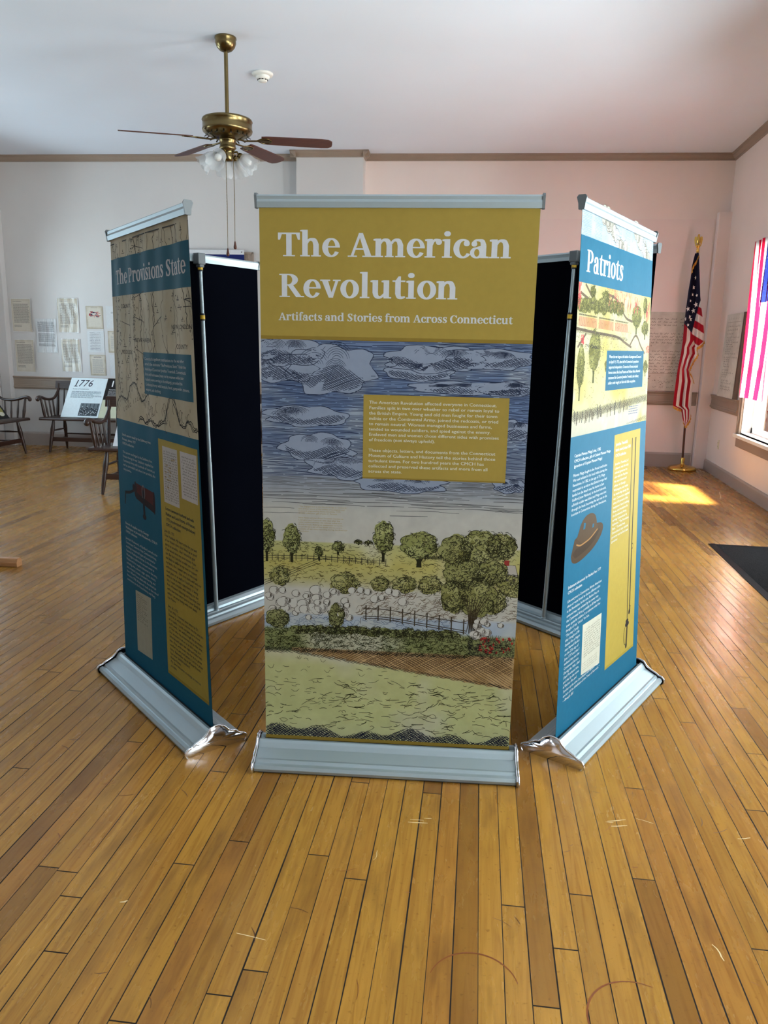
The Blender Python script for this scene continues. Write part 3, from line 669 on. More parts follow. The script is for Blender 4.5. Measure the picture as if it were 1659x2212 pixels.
# ------------------------------------------------------------------ banner prints (x 0 to .93, y up from the slot)
def print_revolution(H):
    a = Art()
    def wash(x, y):
        n = fbm(x*9, y*14); n2 = fbm(x*5+20, y*5+9); m = fbm(x*22+3, y*22)
        sky = ramp(y, [(.78,(206,202,194)),(.90,(202,199,192)),(.97,(168,172,180)),(1.06,(142,154,178)),(1.25,(116,136,174)),(1.5,(122,140,176))])
        sky = sky+(np.array([186,194,204])-sky)*np.clip((n-.47)*3.2, 0, .75)[:, None]*np.clip((y-.92)*5, 0, 1)[:, None]
        gr = ramp(y, [(0,(200,200,152)),(.1,(206,208,148)),(.3,(200,200,142)),(.352,(212,206,172)),(.358,(140,144,92)),(.44,(148,152,100)),(.452,(176,190,206)),(.50,(182,194,210)),(.51,(204,200,190)),(.60,(208,203,193)),(.64,(194,186,128)),(.70,(196,184,108)),(.78,(194,192,134))])
        gr = gr+(np.array([214,210,190])-gr)*np.clip((n2-.55)*3, 0, .8)[:, None]
        br = (y < .372-.0*x) & (y > .355-.115*np.clip((x-.12)/.8, 0, 1)) & (x > .1)
        gr[br] = np.array([190,156,108])+(m[br, None]-.5)*50
        c = np.where((y > .78)[:, None], sky, gr); return lin(np.clip(c+(m-.5)[:, None]*16, 0, 255))
    a.wash([(0,0),(.93,0),(.93,1.515),(0,1.515)], 150, 240, wash, 1)
    # sky: long engraved lines
    for y in np.arange(.885, 1.51, .0044):
        x = rng.uniform(-.1, .05); p = np.clip((y-.87)*7, .25, .93)
        while x < .93:
            L = rng.uniform(.06, .35)
            if rng.random() < p:
                xs = np.linspace(max(x, 0), min(x+L, .93), max(3, int(L/.03)))
                if xs[-1] > xs[0]: a.stroke(np.column_stack([xs, y+.0012*np.sin(xs*25+y*90)+.0006*rng.standard_normal(len(xs))]), rng.uniform(.0012, .0022), (50,60,92) if y > 1.02 else (98,98,100), 2)
            x += L+rng.uniform(.004, .02)
    for c in ((.07,1.40,.13,.05),(.25,1.40,.16,.085),(.10,1.455,.12,.05),(.60,1.44,.17,.045),(.80,1.445,.15,.035),(.55,1.395,.12,.03),(.72,1.345,.20,.022),(.86,1.345,.10,.025),
              (.16,1.235,.15,.036),(.88,1.205,.07,.035),(.20,1.125,.13,.05),(.32,1.06,.16,.045),(.50,1.005,.16,.032),(.88,1.01,.06,.025)): cloud(a, *c, 2.4)
    # far meadow, fence, hedges
    squiggles(a, 0, .70, .93, .778, 420, .014, .0013, (84,80,48), 2.2)
    squiggles(a, 0, .62, .70, .70, 320, .014, .0013, (92,82,44), 2.2)
    xs = np.linspace(0, .45, 24); a.stroke(np.column_stack([xs, .722+.004*np.sin(xs*9)]), .0018, INK, 3); a.stroke(np.column_stack([xs, .713+.004*np.sin(xs*9)]), .0015, INK, 3)
    for x in np.arange(.01, .46, .022): a.stroke([(x, .703+.004*math.sin(x*9)), (x, .730+.004*math.sin(x*9))], .002, INK, 3)
    for i in range(3): a.stroke([(0,.61+.008*i),(.08,.645+.008*i),(.2,.70+.008*i)], .0014, INK, 3)
    for k in range(40): x = .55+.12*k/40; a.stroke([(x,.733),(x+.002,.733+rng.uniform(.01,.024))], .002, (60,60,40), 3)
    for t in ((.012,.70,.06,.16),(.105,.70,.065,.145),(.205,.71,.03,.055),(.275,.735,.045,.05),(.44,.715,.075,.155),(.35,.775,.03,.018),(.385,.775,.03,.018)): tree(a, *t, 3.2, lob=7)
    tree(a, .57, .70, .135, .135, 3.3, lob=11)
    for (x, y, w, h) in ((.06,.61,.075,.075),(.30,.585,.11,.085),(.43,.60,.07,.06),(.52,.60,.09,.065),(.61,.60,.09,.07),(.91,.60,.12,.085),(.84,.53,.10,.10)): tree(a, x, y, w, h, 3.4, trunk=False, green=(166,162,104))
    # farmhouse
    a.quad([(.815,.655),(.925,.65),(.925,.69),(.815,.693)], (206,196,186), 3.6); a.quad([(.80,.69),(.925,.685),(.915,.722),(.825,.722)], (196,188,180), 3.62); a.quad([(.875,.72),(.893,.72),(.893,.74),(.875,.74)], (170,66,60), 3.64)
    for p in ([(.80,.69),(.825,.722),(.915,.722),(.925,.686)], [(.80,.69),(.925,.685)], [(.815,.655),(.925,.65)], [(.815,.655),(.815,.692)]): a.stroke(p, .0015, SEPIA, 3.7, False)
    for x in (.835,.86,.885,.91):
        for y in (.662,.678): a.rect(x, y, x+.008, y+.009, (84,76,70), 3.7)
    # great tree at right
    for (x, y, w, h) in ((.70,.71,.12,.12),(.79,.73,.15,.12),(.86,.74,.11,.10),(.73,.62,.14,.13),(.83,.64,.12,.10),(.70,.53,.10,.13),(.78,.52,.15,.16)): tree(a, x, y, w, h, 4.0, trunk=False, green=(156,154,98), lob=10, dens=1.2)
    for k in range(9): a.stroke(catmull([(.755+k*.004-.006*(k==0), .455), (.757+k*.0035, .50), (.752+k*.005, .545), (.73+k*.012, .60)], 4), .0035, (70,58,44), 4.8)
    # drifting white puffs over the low meadow
    for k in range(46): puff(a, rng.uniform(.0, .33), .545+rng.uniform(-.055, .06)*(1 if k > 10 else .6), rng.uniform(.012, .024), 4.2+.01*k)
    for k in range(7): puff(a, .36+k*.026, .585+rng.uniform(-.02, .02), rng.uniform(.013, .022), 4.2+.01*k)
    for k in range(14): puff(a, .80+rng.uniform(-.02, .11), .475+rng.uniform(-.03, .03), rng.uniform(.010, .02), 4.9+.01*k)
    squiggles(a, .35, .50, .72, .60, 260, .022, .0013, (104,84,62), 2.6, ang=.35)
    squiggles(a, .62, .50, .93, .64, 200, .018, .0013, (104,84,62), 2.6)
    # rail fence along the stream
    f = lambda x: .535-.04*max(0, (x-.45))/.3
    for dy in (0, -.03, -.038): a.stroke([(x, f(x)+dy) for x in np.linspace(.37, .75, 14)], .0022, (72,62,52), 4.4, False)
    for x in np.linspace(.38, .74, 9): a.stroke([(x, f(x)-.045), (x, f(x)+.014)], .0045, (78,68,56), 4.5, False)
    squiggles(a, .0, .455, .72, .50, 120, .03, .0012, (96,110,140), 2.6)
    for (x, y, w, h) in ((.05,.445,.09,.075),(.27,.45,.06,.10)): tree(a, x, y, w, h, 4.4, trunk=False, green=(150,150,100))
    for k in range(22): tree(a, .12+k*.028+rng.uniform(-.01,.01), .43+rng.uniform(-.006,.006), .05, .032, 4.45, trunk=False, green=(140,144,92), lob=5)
    # red wild flowers at the lower right
    for k in range(36): a.ell(.80+.12*rng.random(), .385+.06*rng.random(), .004, .006, (196,64,56), 5.0, 8, .1)
    squiggles(a, .76, .36, .93, .44, 330, .012, .0013, INK, 5.1, curl=1.2)
    # dark bank, ploughed slope, meadow
    squiggles(a, 0, .36, .78, .445, 900, .017, .0015, (52,54,30), 4.6, ang=.1, curl=.9)
    ed = lambda X: .352-.105*np.clip((X-.12)/.8, 0, 1)
    hatch(a, .02, .30, .93, .372, .0075, .5, .0016, (92,70,50), 2.7, lambda X, Y: (Y > ed(X)-.004) & (X > .1+.6*(.372-Y)))
    hatch(a, .30, .24, .93, .372, .0085, -.55, .0016, (92,70,50), 2.7, lambda X, Y: (Y > ed(X)-.004) & (X > .35+.8*(.372-Y)))
    hatch(a, 0, .22, .93, .36, .0055, -.35, .0017, INK, 2.8, lambda X, Y: np.abs(Y-ed(X)) < .008)
    hatch(a, 0, .34, .75, .372, .0045, .6, .0016, INK, 4.7, lambda X, Y: np.abs(Y-.362) < .009)
    squiggles(a, 0, .045, .93, .25, 210, .035, .0017, (66,66,44), 2.6, curl=.22, ang=.03)
    squiggles(a, 0, .05, .93, .33, 150, .02, .0015, (66,66,44), 2.6, curl=.6, test=lambda x, y: y < ed(x)-.015)
    top = lambda X: .042+.012*np.sin(X*14)+.012*np.sin(X*37)
    for an in (.62, .5, -.6, -.78): hatch(a, 0, 0, .93, .075, .0078, an, .0018, (40,42,58), 2.9, lambda X, Y: Y < top(X))
    # ochre hem, heading block and texts
    a.rect(0, -.004, .93, .010, (166,138,60), 5.6)
    a.rect(0, 1.497, .93, H+.02, OCHRE, 5.4); a.rect(0, 1.497, .93, 1.509, (158,132,60), 5.5)
    serif(a, 'The American', .060, 1.771, .786, .110, (232,234,240), 6)
    serif(a, 'Revolution', .063, 1.638, .613, .110, (232,234,240), 6)
    serif(a, 'Artifacts and Stories from Across Connecticut', .063, 1.561, .797, .036, (226,228,232), 6)
    a.quad([(.361,1.020),(.863,1.020),(.863,1.315),(.361,1.315)], OCHRE, 5.6); a.rect(.361, 1.020, .863, 1.0255, (158,132,60), 5.7)
    a.para(['The American Revolution affected everyone in Connecticut.', 'Families split in two over whether to rebel or remain loyal to', 'the British Empire. Young and old men fought for their town', 'militia or the Continental Army, joined the redcoats, or tried', 'to remain neutral. Women managed businesses and farms,', 'tended to wounded soldiers, and spied against the enemy.', 'Enslaved men and women chose different sides with promises', 'of freedom (not always upheld).', '', 'These objects, letters, and documents from the Connecticut', 'Museum of Culture and History tell the stories behind those', 'turbulent times. For two hundred years the CMCH has', 'collected and preserved these artifacts and more from all', 'across the state.'],
           .381, 1.284, .0186, .452, (240,238,224), 6, bold=.012)
    a.para(['“The Engagement at the North Bridge in Concord,”', 'one of four views of the battles of Lexington and', 'Concord, engraved by Amos Doolittle, 1775.', 'CMCH collection, gift of John C. Parsons', '', 'New Haven printer Amos Doolittle traveled to', 'Lexington and Concord a few days after the', 'initial conflict between the colonial militia and', 'British troops. Relying on eyewitness accounts,', 'he produced a set of four battle scenes, a rare', 'example of war-time reporting during the American', 'Revolution.'], .130, .908, .0083, .178, (186,160,92), 3.0)
    return a

def print_provisions(H):
    a = Art(); W = .93
    a.rect(0, -.01, W, 1.14, TEAL, 1)
    def wash(x, y):
        n = fbm(x*7, y*7); c = np.array([222,212,184])+(n-.5)[:, None]*np.array([46,46,50]); return lin(np.clip(c, 0, 255))
    a.wash([(0,1.135),(W,1.135),(W,H+.02),(0,H+.02)], 60, 60, wash, 1.2)
    m = (58, 52, 44)
    sea = lambda x: 1.165+.30*x+.055*math.sin(x*9)+.03*math.sin(x*31)        # shore of the sound
    for k in range(16):                                                        # rivers and roads wander down to the shore
        x = .03+k*.06; y = 1.885; pts = []
        while y > sea(x)+.005 and y > 1.15: pts.append((x, y)); y -= .012; x = min(max(x+rng.normal(.0006, .006), .005), W-.005)
        if len(pts) > 4: a.stroke(pts, .0045 if k % 4 == 1 else .0018, m, 2, False)
    for k in range(34):                                                        # town bounds
        x, y = rng.uniform(.02, .9), rng.uniform(1.36, 1.88); an = rng.uniform(-.35, .5)+(PI/2 if k % 2 else 0); L = rng.uniform(.08, .2)
        p = [(min(max(x+math.cos(an)*L*t+rng.normal(0, .003), .004), W-.004), min(max(y+math.sin(an)*L*t*.8, 1.2), 1.885)) for t in np.linspace(0, 1, 6)]; a.stroke([q for q in p if q[1] > sea(q[0])] or p[:1], .0018 if k % 3 else .0030, m, 2, False)
    for k in range(60):
        x, y = rng.uniform(.02, .88), rng.uniform(1.3, 1.88)
        if y < sea(x)+.02: continue
        a.rect(x, y, x+rng.uniform(.015,.04), y+.0022, m, 2, 9); a.poly([(x+.01,y+.006),(x+.018,y+.006),(x+.014,y+.018)], m, 2)
    for k in range(260):
        x = rng.uniform(.01, .92); x = .08+.03*math.sin(k) if k % 3 == 0 else (.30+.02*math.sin(k*2.1) if k % 3 == 1 else x); y = rng.uniform(1.25, 1.88)
        if y > sea(x): a.arc(x, y, .006, .007, 0, rng.uniform(2, 4), .002, m, 2, 5)
    for (t, x, y, w) in (('COUNTY', .13, 1.615, .13), ('NEW HAVEN', .30, 1.475, .19), ('NEW LONDON', .72, 1.525, .20), ('MIDDLESEX', .12, 1.425, .14), ('COUNTY', .76, 1.455, .12)): a.text(t, x, y, .024, m, 2.2, width=w, bold=.03)
    c = [(x, sea(x)+.006*math.sin(x*70)+.004*rng.standard_normal()) for x in np.linspace(0, .44, 60)]; a.stroke(c, .006, m, 2.3, False)
    for x in np.linspace(.01, .42, 34): a.stroke([(x, sea(x)), (x+rng.uniform(.005,.03), sea(x)-rng.uniform(.01,.04))], .0022, m, 2.3)
    for b in range(3):
        q = [(.30+.62*t+.012*math.sin(19*t+b), 1.15+.01*math.sin(33*t)+(.11*math.exp(-((t-.62)/.1)**2)) + (.05*math.exp(-((t-.9)/.05)**2)) + .004*b+.003*rng.standard_normal()) for t in np.linspace(0, 1, 70)]; a.stroke(q, .004, m, 2.3, False)
    for k in range(40): x = rng.uniform(.4, .92); y = rng.uniform(1.14, 1.24); a.arc(x, y, .012, .02, rng.uniform(0, 3), rng.uniform(3.2, 6), .0028, m, 2.3, 6)
    tx = 'LONG ISLAND SOUND'
    for i, ch in enumerate(tx):
        if ch != ' ': a.text(ch, .11+i*.0265, 1.175+i*.0082, .026, m, 2.4)
    a.stroke([(0,1.885),(.5,1.888),(W,1.884)], .004, m, 2.3, False)
    a.rect(0, 1.668, W, 1.823, (36,104,128), 3)
    serif(a, 'The Provisions State', .072, 1.716, .825, .083, (226,226,232), 4)
    a.rect(.385, 1.268, .905, 1.436, (36,104,128), 3)
    a.para(["Connecticut's significant contributions to the war effort", 'earned it the nickname “The Provisions State.” Under the', "leadership of Governor Jonathan Trumbull, Connecticut's", 'farms and businesses (many run by women while their', 'husbands were serving in the military), provided the', 'Continental Army with livestock, food, gunpowder, cannons,', 'weapons, and clothing.'], .40, 1.405, .0205, .475, (232,236,238), 4, bold=.008)
    a.para(['Swivel cannon made by the Salisbury Iron', 'Furnace, about 1777', 'CMCH collection'], .07, 1.063, .0195, .36, (232,236,238), 4, bold=.028)
    a.para(['This cannon was forged at the Salisbury Iron', 'Furnace during the war. Salisbury supplied the', 'Continental Army with hundreds of cannons, as', 'well as cannonballs and other iron products, like', 'camp kettles.'], .07, .985, .0195, .40, (232,236,238), 4, bold=.006)
    # swivel gun on its yoke
    a.quad([(.225,.815),(.44,.785),(.435,.86),(.235,.87)], (96,46,44), 3); a.quad([(.225,.80),(.44,.77),(.44,.80),(.225,.83)], (54,40,44), 3.1)
    a.ell(.222,.84,.016,.036,(60,40,44),3.2); a.ell(.442,.815,.012,.05,(58,38,42),3.2); a.ell(.198,.843,.014,.018,(52,40,46),3.2)
    a.stroke([(.195,.83),(.15,.815),(.085,.805)], .013, (46,42,50), 3.1, False); a.stroke([(.088,.812),(.076,.75)], .012, (46,42,50), 3.1, False)
    a.stroke([(.318,.85),(.318,.78),(.321,.735)], .022, (44,46,58), 3.3, False); a.ell(.321,.733,.02,.012,(44,46,58),3.3); a.arc(.318,.84,.016,.03,-1,4.1,.008,(130,130,140),3.5,12)
    a.para(['Record of supplies sent by George', 'Washington to Jeremiah Wadsworth, 1778-79', 'CMCH collection'], .07, .655, .0195, .385, (232,236,238), 4, bold=.028)
    a.para(['Jeremiah Wadsworth, of Hartford, served as the', 'Commissary General of the Continental Army,', 'working to acquire all types of provisions for', "General Washington's forces. In this document,", 'Washington confirms the amount owed to', 'Wadsworth for supplies delivered to the army,', 'including wine, salmon, sugar, spirits, onions,', 'peas, mustard, cheese, smoked herring, and', 'beer. When France allied with the American', 'forces in 1778, Wadsworth took on the role of', 'commissary to the French Army and Navy.'], .065, .583, .0197, .385, (232,236,238), 4, bold=.006)
    a.quad([(.165,.068),(.340,.078),(.352,.372),(.168,.362)], (198,198,180), 3)
    for k in range(14): a.scribble(.18, .30 if k % 3 else .25, .345-k*.0095, .006, .0012, (74,70,62), 3.4)
    for x in (.275,.32,.335): a.stroke([(x,.355),(x-.004,.10)], .0007, (150,140,120), 3.3)
    a.quad([(.512,.080),(.905,.080),(.915,1.098),(.522,1.098)], (198,176,84), 2); a.quad([(.512,.080),(.905,.080),(.906,.094),(.513,.094)], (176,154,66), 2.3)
    a.quad([(.56,.843),(.715,.843),(.715,1.072),(.562,1.072)], (226,224,222), 3); a.quad([(.742,.888),(.898,.888),(.905,1.074),(.742,1.072)], (232,230,230), 3)
    for k in range(20): a.scribble(.572, .708, 1.05-k*.0102, .0065, .0013, (66,52,40), 3.4)
    for k in range(14): a.scribble(.755+.01*(k % 2), .893, 1.05-k*.0112, .0065, .0013, (66,52,40), 3.4)
    for k in range(12): a.ell(rng.uniform(.58,.7), rng.uniform(.9,1.04), .012, .004, (206,188,160), 3.2)
    dk = (40, 70, 88)
    a.para(['Letters between husband and wife', 'Nathan and Lois Peters, of Preston,', '1775 (modernized excerpts below)', 'CMCH collection'], .565, .812, .0225, .295, dk, 4, bold=.03, italic=True)
    L1 = ['June 20, 1775', 'Dear Husband, My heart aches for you and', 'all our friends there, but I keep up as good', 'spirits as possible... And I should be glad', 'if you would send me some money if you', "can. But don't let that trouble you, for I am", 'not likely to suffer for my item to support', 'my family. But I cannot carry on the trade', 'without money... Our corn looks well and our', 'work goes on as well as I could wish. Pray', 'write to me at every opportunity. It being', 'late, I must conclude with wishing you the', "best of heaven's blessing and hope that God", 'will in due time return you to your family in', 'safety. I am your loving wife until death,', 'Lois Peters', '', 'June 26, 1775', 'Dear Wife, I received your letter by Dr.', 'Downer in which you inform me that you are', 'all in health. I could not have heard more', 'joyful news. I am well through the goodness', 'of God, who has preserved me to this time...', 'Our enemies fired on us in this camp last', 'Saturday and again last night and killed two', 'men. Pray, write every day for it is a great', 'comfort to see your letters. I am in a great', 'hurry. Remember me to all your friends.', 'I am your faithful husband,', 'Nathan Peters', 'P.S. Send me some stockings as soon as', 'possible.']
    a.para(L1, .545, .716, .0192, .345, dk, 4, bold=.008, italic=True)
    return a

def print_patriots(H):
    a = Art(); W = .93
    a.rect(0, -.01, W, 1.18, TEAL, 1)
    def sky(x, y):
        n = fbm(x*8, y*30); return lin(np.clip(np.array([184,204,224])+(n-.5)[:, None]*50, 0, 255))
    a.wash([(0,1.868),(W,1.868),(W,H+.02),(0,H+.02)], 40, 20, sky, 1.2)
    for y in np.arange(1.872, H, .0048):
        for x in np.arange(0, W, .12): a.stroke([(x+rng.uniform(0,.03), y), (min(x+.1, W), y+rng.normal(0,.001))], .001, (130,150,176), 1.5)
    for (cx, sw) in ((.33,.13),(.72,.11)):                                     # two rising columns of smoke
        for k in range(44):
            t = rng.random(); puff(a, cx+(t-.5)*sw*1.2-.08*(1-t)+rng.normal(0,.02)+.06, 1.868+.11*(1-t), rng.uniform(.020,.036), 2+.01*k, (196,192,182), (84,80,70))
    def land(x, y):
        n = fbm(x*6, y*6); m = fbm(x*16, y*16); c = ramp(y, [(1.17,(190,186,168)),(1.22,(204,198,176)),(1.27,(206,198,150)),(1.45,(206,196,138)),(1.52,(202,196,164)),(1.58,(206,198,150)),(1.72,(204,196,146))])
        c = c+(np.array([196,176,92])-c)*np.clip((n-.5)*3, 0, .8)[:, None]+(np.array([222,218,200])-c)*np.clip((m-.6)*3, 0, .6)[:, None]; return lin(np.clip(c, 0, 255))
    a.wash([(0,1.172),(W,1.172),(W,1.715),(0,1.715)], 80, 60, land, 1.3)
    g, d = (144,140,74), (84,84,46)
    for k in range(12): tree(a, .03+k*.043, 1.612+rng.uniform(-.004,.012), .07, .055, 2.2, g, d, False, 6, .8)
    for (x, y, w, h) in ((.30,1.65,.09,.05),(.15,1.66,.06,.05),(.72,1.55,.14,.12),(.85,1.53,.10,.08),(.84,1.62,.06,.09),(.20,1.36,.13,.20),(.06,1.30,.08,.20),(.36,1.38,.07,.07),(.88,1.37,.07,.07)): tree(a, x, y, w, h, 2.2, g, d, True, 8, 1.3)
    br = (112,96,76)
    for p in ([(.07,1.71),(.18,1.655),(.30,1.635),(.40,1.69)], [(.02,1.68),(.18,1.645)], [(.33,1.69),(.44,1.675),(.56,1.615),(.66,1.60)], [(0,1.555),(.2,1.545),(.45,1.535),(.56,1.515),(.66,1.495)], [(.10,1.54),(.02,1.49)], [(.63,1.50),(.72,1.545),(.80,1.50),(.86,1.47)]): a.stroke(catmull(p, 6), .010, br, 2.4, False)
    hatch(a, 0, 1.52, .60, 1.56, .005, .4, .0016, SEPIA, 2.6, lambda X, Y: np.abs(Y-(1.55-.04*X)) < .010)
    for k in range(64):                                                        # red fence pickets in a row
        x = .02+k*.0085+(.02 if k > 22 else 0)+(.02 if k > 43 else 0); y = 1.565-.02*x; a.stroke([(x,y),(x+.001,y+.034)], .004, (196,84,84), 2.8); a.ell(x, y+.040, .003, .0035, (58,50,48), 2.8, 7)
    for k in range(110): x = .33+.3*rng.random(); y = 1.625+.075*rng.random(); a.stroke([(x,y),(x+.001,y+.02)], .003, (202,110,96), 2.5)
    for (x, y, w, h) in ((.0,1.62,.03,.09),(.67,1.63,.07,.06),(.86,1.60,.05,.08),(.30,1.705,.2,.008),(.05,1.50,.03,.03),(.88,1.47,.05,.03)):
        for k in range(26): px, py = x+w*rng.random(), y+h*rng.random(); a.stroke([(px,py),(px+.002,py+h*.25)], .006, (208,78,84), 2.7)
    for k in range(50): x = .10+.20*rng.random(); a.ell(x, 1.50-.06*x+.01*rng.random(), .003, .003, (56,50,48), 2.8, 6)
    squiggles(a, 0, 1.25, W, 1.70, 420, .016, .0013, (138,124,84), 2.0, curl=.8)
    squiggles(a, 0, 1.40, .6, 1.53, 120, .02, .0012, (128,120,100), 2.0, curl=.2)
    ed = lambda X: 1.225+.035*X
    hatch(a, 0, 1.19, W, 1.31, .0055, .5, .0017, (84,78,66), 2.6, lambda X, Y: (Y > ed(X)) & (Y < ed(X)+.038))
    hatch(a, 0, 1.19, W, 1.31, .0065, -.5, .0015, (84,78,66), 2.6, lambda X, Y: (Y > ed(X)) & (Y < ed(X)+.034))
    hatch(a, .45, 1.175, W, 1.24, .0055, .4, .0016, (84,78,66), 2.6, lambda X, Y: Y < 1.165+.075*(X-.45))
    for k in range(34): x = .03+rng.random()*.64; a.stroke([(x, ed(x)-.018+.01*rng.random()), (x+rng.normal(0,.006), ed(x)+.012+.03*rng.random())], .006, [(92,80,66),(112,100,84),(74,72,76)][k % 3], 2.9)   # rough stakes
    a.lines(.66, .80, 1.245, 1.205, .010, .0035, (120,124,150), 3)
    a.rect(0, 1.713, W, 1.869, TEAL, 3)
    serif(a, 'Patriots', .066, 1.752, .435, .108, (244,246,248), 4)
    a.rect(.345, 1.326, .845, 1.481, (28,100,132), 3.2)
    a.para(['When the war began at the battles of Lexington and Concord', "on April 19, 1775, about half of Connecticut's population", 'supported independence. Connecticut Patriots included', 'famous names like Israel Putnam and Nathan Hale, influential', 'statesmen like Governor Jonathan Trumbull, and ordinary', 'soldiers who fought and died with little recognition.'], .375, 1.452, .0205, .435, (240,242,244), 4, bold=.012)
    wt = (240,242,244)
    a.para(["Captain Phineas Meigs's hat, 1782", 'CMCH collection, gift of Colonel Phineas Meigs', '(grandson of Captain Phineas Meigs)'], .045, 1.095, .0195, .40, wt, 4, bold=.03)
    a.para(['Phineas Meigs fought in the French and Indian', 'War and enlisted in his local militia during the', 'Revolution. In 1782, at the age of 73, Meigs', 'responded to an alarm that British troops had', 'landed on the beach near his home in East', 'Guilford (now Madison). In the brief skirmish,', 'a British soldier was killed and Meigs was shot', 'through the head, becoming the last man to die', 'in action in Connecticut during the Revolution.'], .042, 1.022, .0185, .385, wt, 4, bold=.008)
    # brown felt hat with a cord
    hb = (92,72,52)
    a.poly(catmull([(.06,.715),(.075,.69),(.12,.678),(.20,.684),(.30,.705),(.37,.735),(.40,.768),(.385,.79),(.33,.80),(.20,.80),(.09,.775)], 4), (84,66,48), 3)
    a.poly(catmull([(.11,.775),(.13,.80),(.155,.83),(.20,.85),(.26,.852),(.305,.835),(.325,.80),(.335,.765),(.26,.745),(.17,.745)], 4), hb, 3.2)
    a.poly(catmull([(.075,.72),(.11,.735),(.19,.74),(.28,.75),(.34,.77),(.36,.765),(.28,.725),(.17,.705),(.1,.70)], 3), (70,54,40), 3.25)
    a.stroke(catmull([(.11,.752),(.15,.742),(.2,.744),(.26,.752),(.335,.775)], 4), .006, (178,130,78), 3.5, False)
    a.poly([(.175,.80),(.195,.80),(.20,.822),(.18,.826)], TEAL, 3.5); a.poly([(.272,.79),(.290,.79),(.292,.804),(.276,.806)], TEAL, 3.5)
    a.para(['Enlistment document for Backus Fox, 1777', 'CMCH collection'], .048, .590, .0205, .35, wt, 4, bold=.03)
    a.para(['Like everyone in Connecticut, African Americans', 'chose or were forced to choose different sides', 'in the Revolution. In this case, Backus Fox, an', 'enslaved man, was enlisted by his owner into', "the Continental Army, probably to fill Norwich's", 'town quota for soldiers. It is unknown what Fox', 'thought of this “choice” for him.'], .048, .535, .0195, .365, wt, 4, bold=.008)
    a.para(['“This may Certify', 'that I bought of Mr.', 'Ezekiel Fox a Negro', 'man Named Backus', 'on the 27th day of', 'June 1777 and that I', 'enlisted him into the', 'Continental Service', 'During the War, after', 'I had Purchased him,', 'and that by the name', 'of Backus Fox and'], .045, .398, .0192, .165, wt, 4, bold=.01, italic=True)
    a.para(['Further at the time I purchased said Backus I was,', 'and am still an Inhabitant of the Town of Norwich.”', '—Benajah Bill'], .050, .1660, .0195, .385, wt, 4, bold=.01, italic=True)
    a.quad([(.228,.180),(.432,.166),(.432,.392),(.222,.398)], (224,220,200), 3)
    for k in range(12): a.scribble(.245+.02*(k == 0), .42, .365-k*.0105, .0065, .0013, (78,72,64), 3.4)
    for k in range(4): a.scribble(.24, .40, .222-k*.010, .005, .001, (120,116,104), 3.4)
    a.quad([(.502,.108),(.873,.106),(.846,1.142),(.490,1.140)], (196,170,80), 2); a.quad([(.502,.108),(.873,.106),(.8725,.118),(.502,.120)], (180,158,66), 2.3)
    a.para(["Jonathan Trumbull's", 'battle sword, about 1760', 'CMCH collection'], .512, 1.093, .0235, .20, wt, 4, bold=.03)
    a.para(['Jonathan Trumbull, of', 'Lebanon, was the only', 'colonial governor to', 'side with the Patriots.', 'He was a friend and', 'advisor to George', 'Washington, and under', 'his leadership during the', 'war, Connecticut supplied', 'about 60 percent of the', 'manpower, food, clothing,', 'shoes, and munitions for', 'the Continental Army,', 'earning Connecticut its', 'nickname, “The Provisions', 'State.” Trumbull was', "Connecticut's last colonial", 'governor and its first state', 'governor.'], .512, 1.012, .0185, .215, wt, 4, bold=.01)
    bk_ = (48, 42, 44)
    a.stroke([(.785,1.108),(.788,.8),(.792,.5),(.798,.30)], .011, bk_, 3, False); a.stroke([(.735,1.108),(.748,.7),(.762,.45),(.772,.24)], .009, (74,66,58), 3, False)
    a.arc(.80,.61,.009,.012,0,6.2,.004,bk_,3.2,10); a.arc(.803,.315,.009,.010,0,6.2,.004,bk_,3.2,10); a.ell(.796,.298,.012,.012,bk_,3.2)
    a.ell(.772,.245,.026,.012,bk_,3.2); a.ell(.770,.26,.018,.010,bk_,3.2); a.stroke([(.774,.235),(.772,.15)], .016, (58,48,44), 3.2, False); a.ell(.770,.142,.011,.015,bk_,3.3); a.arc(.765,.195,.032,.05,1.9,4.5,.006,bk_,3.2,12)
    return a

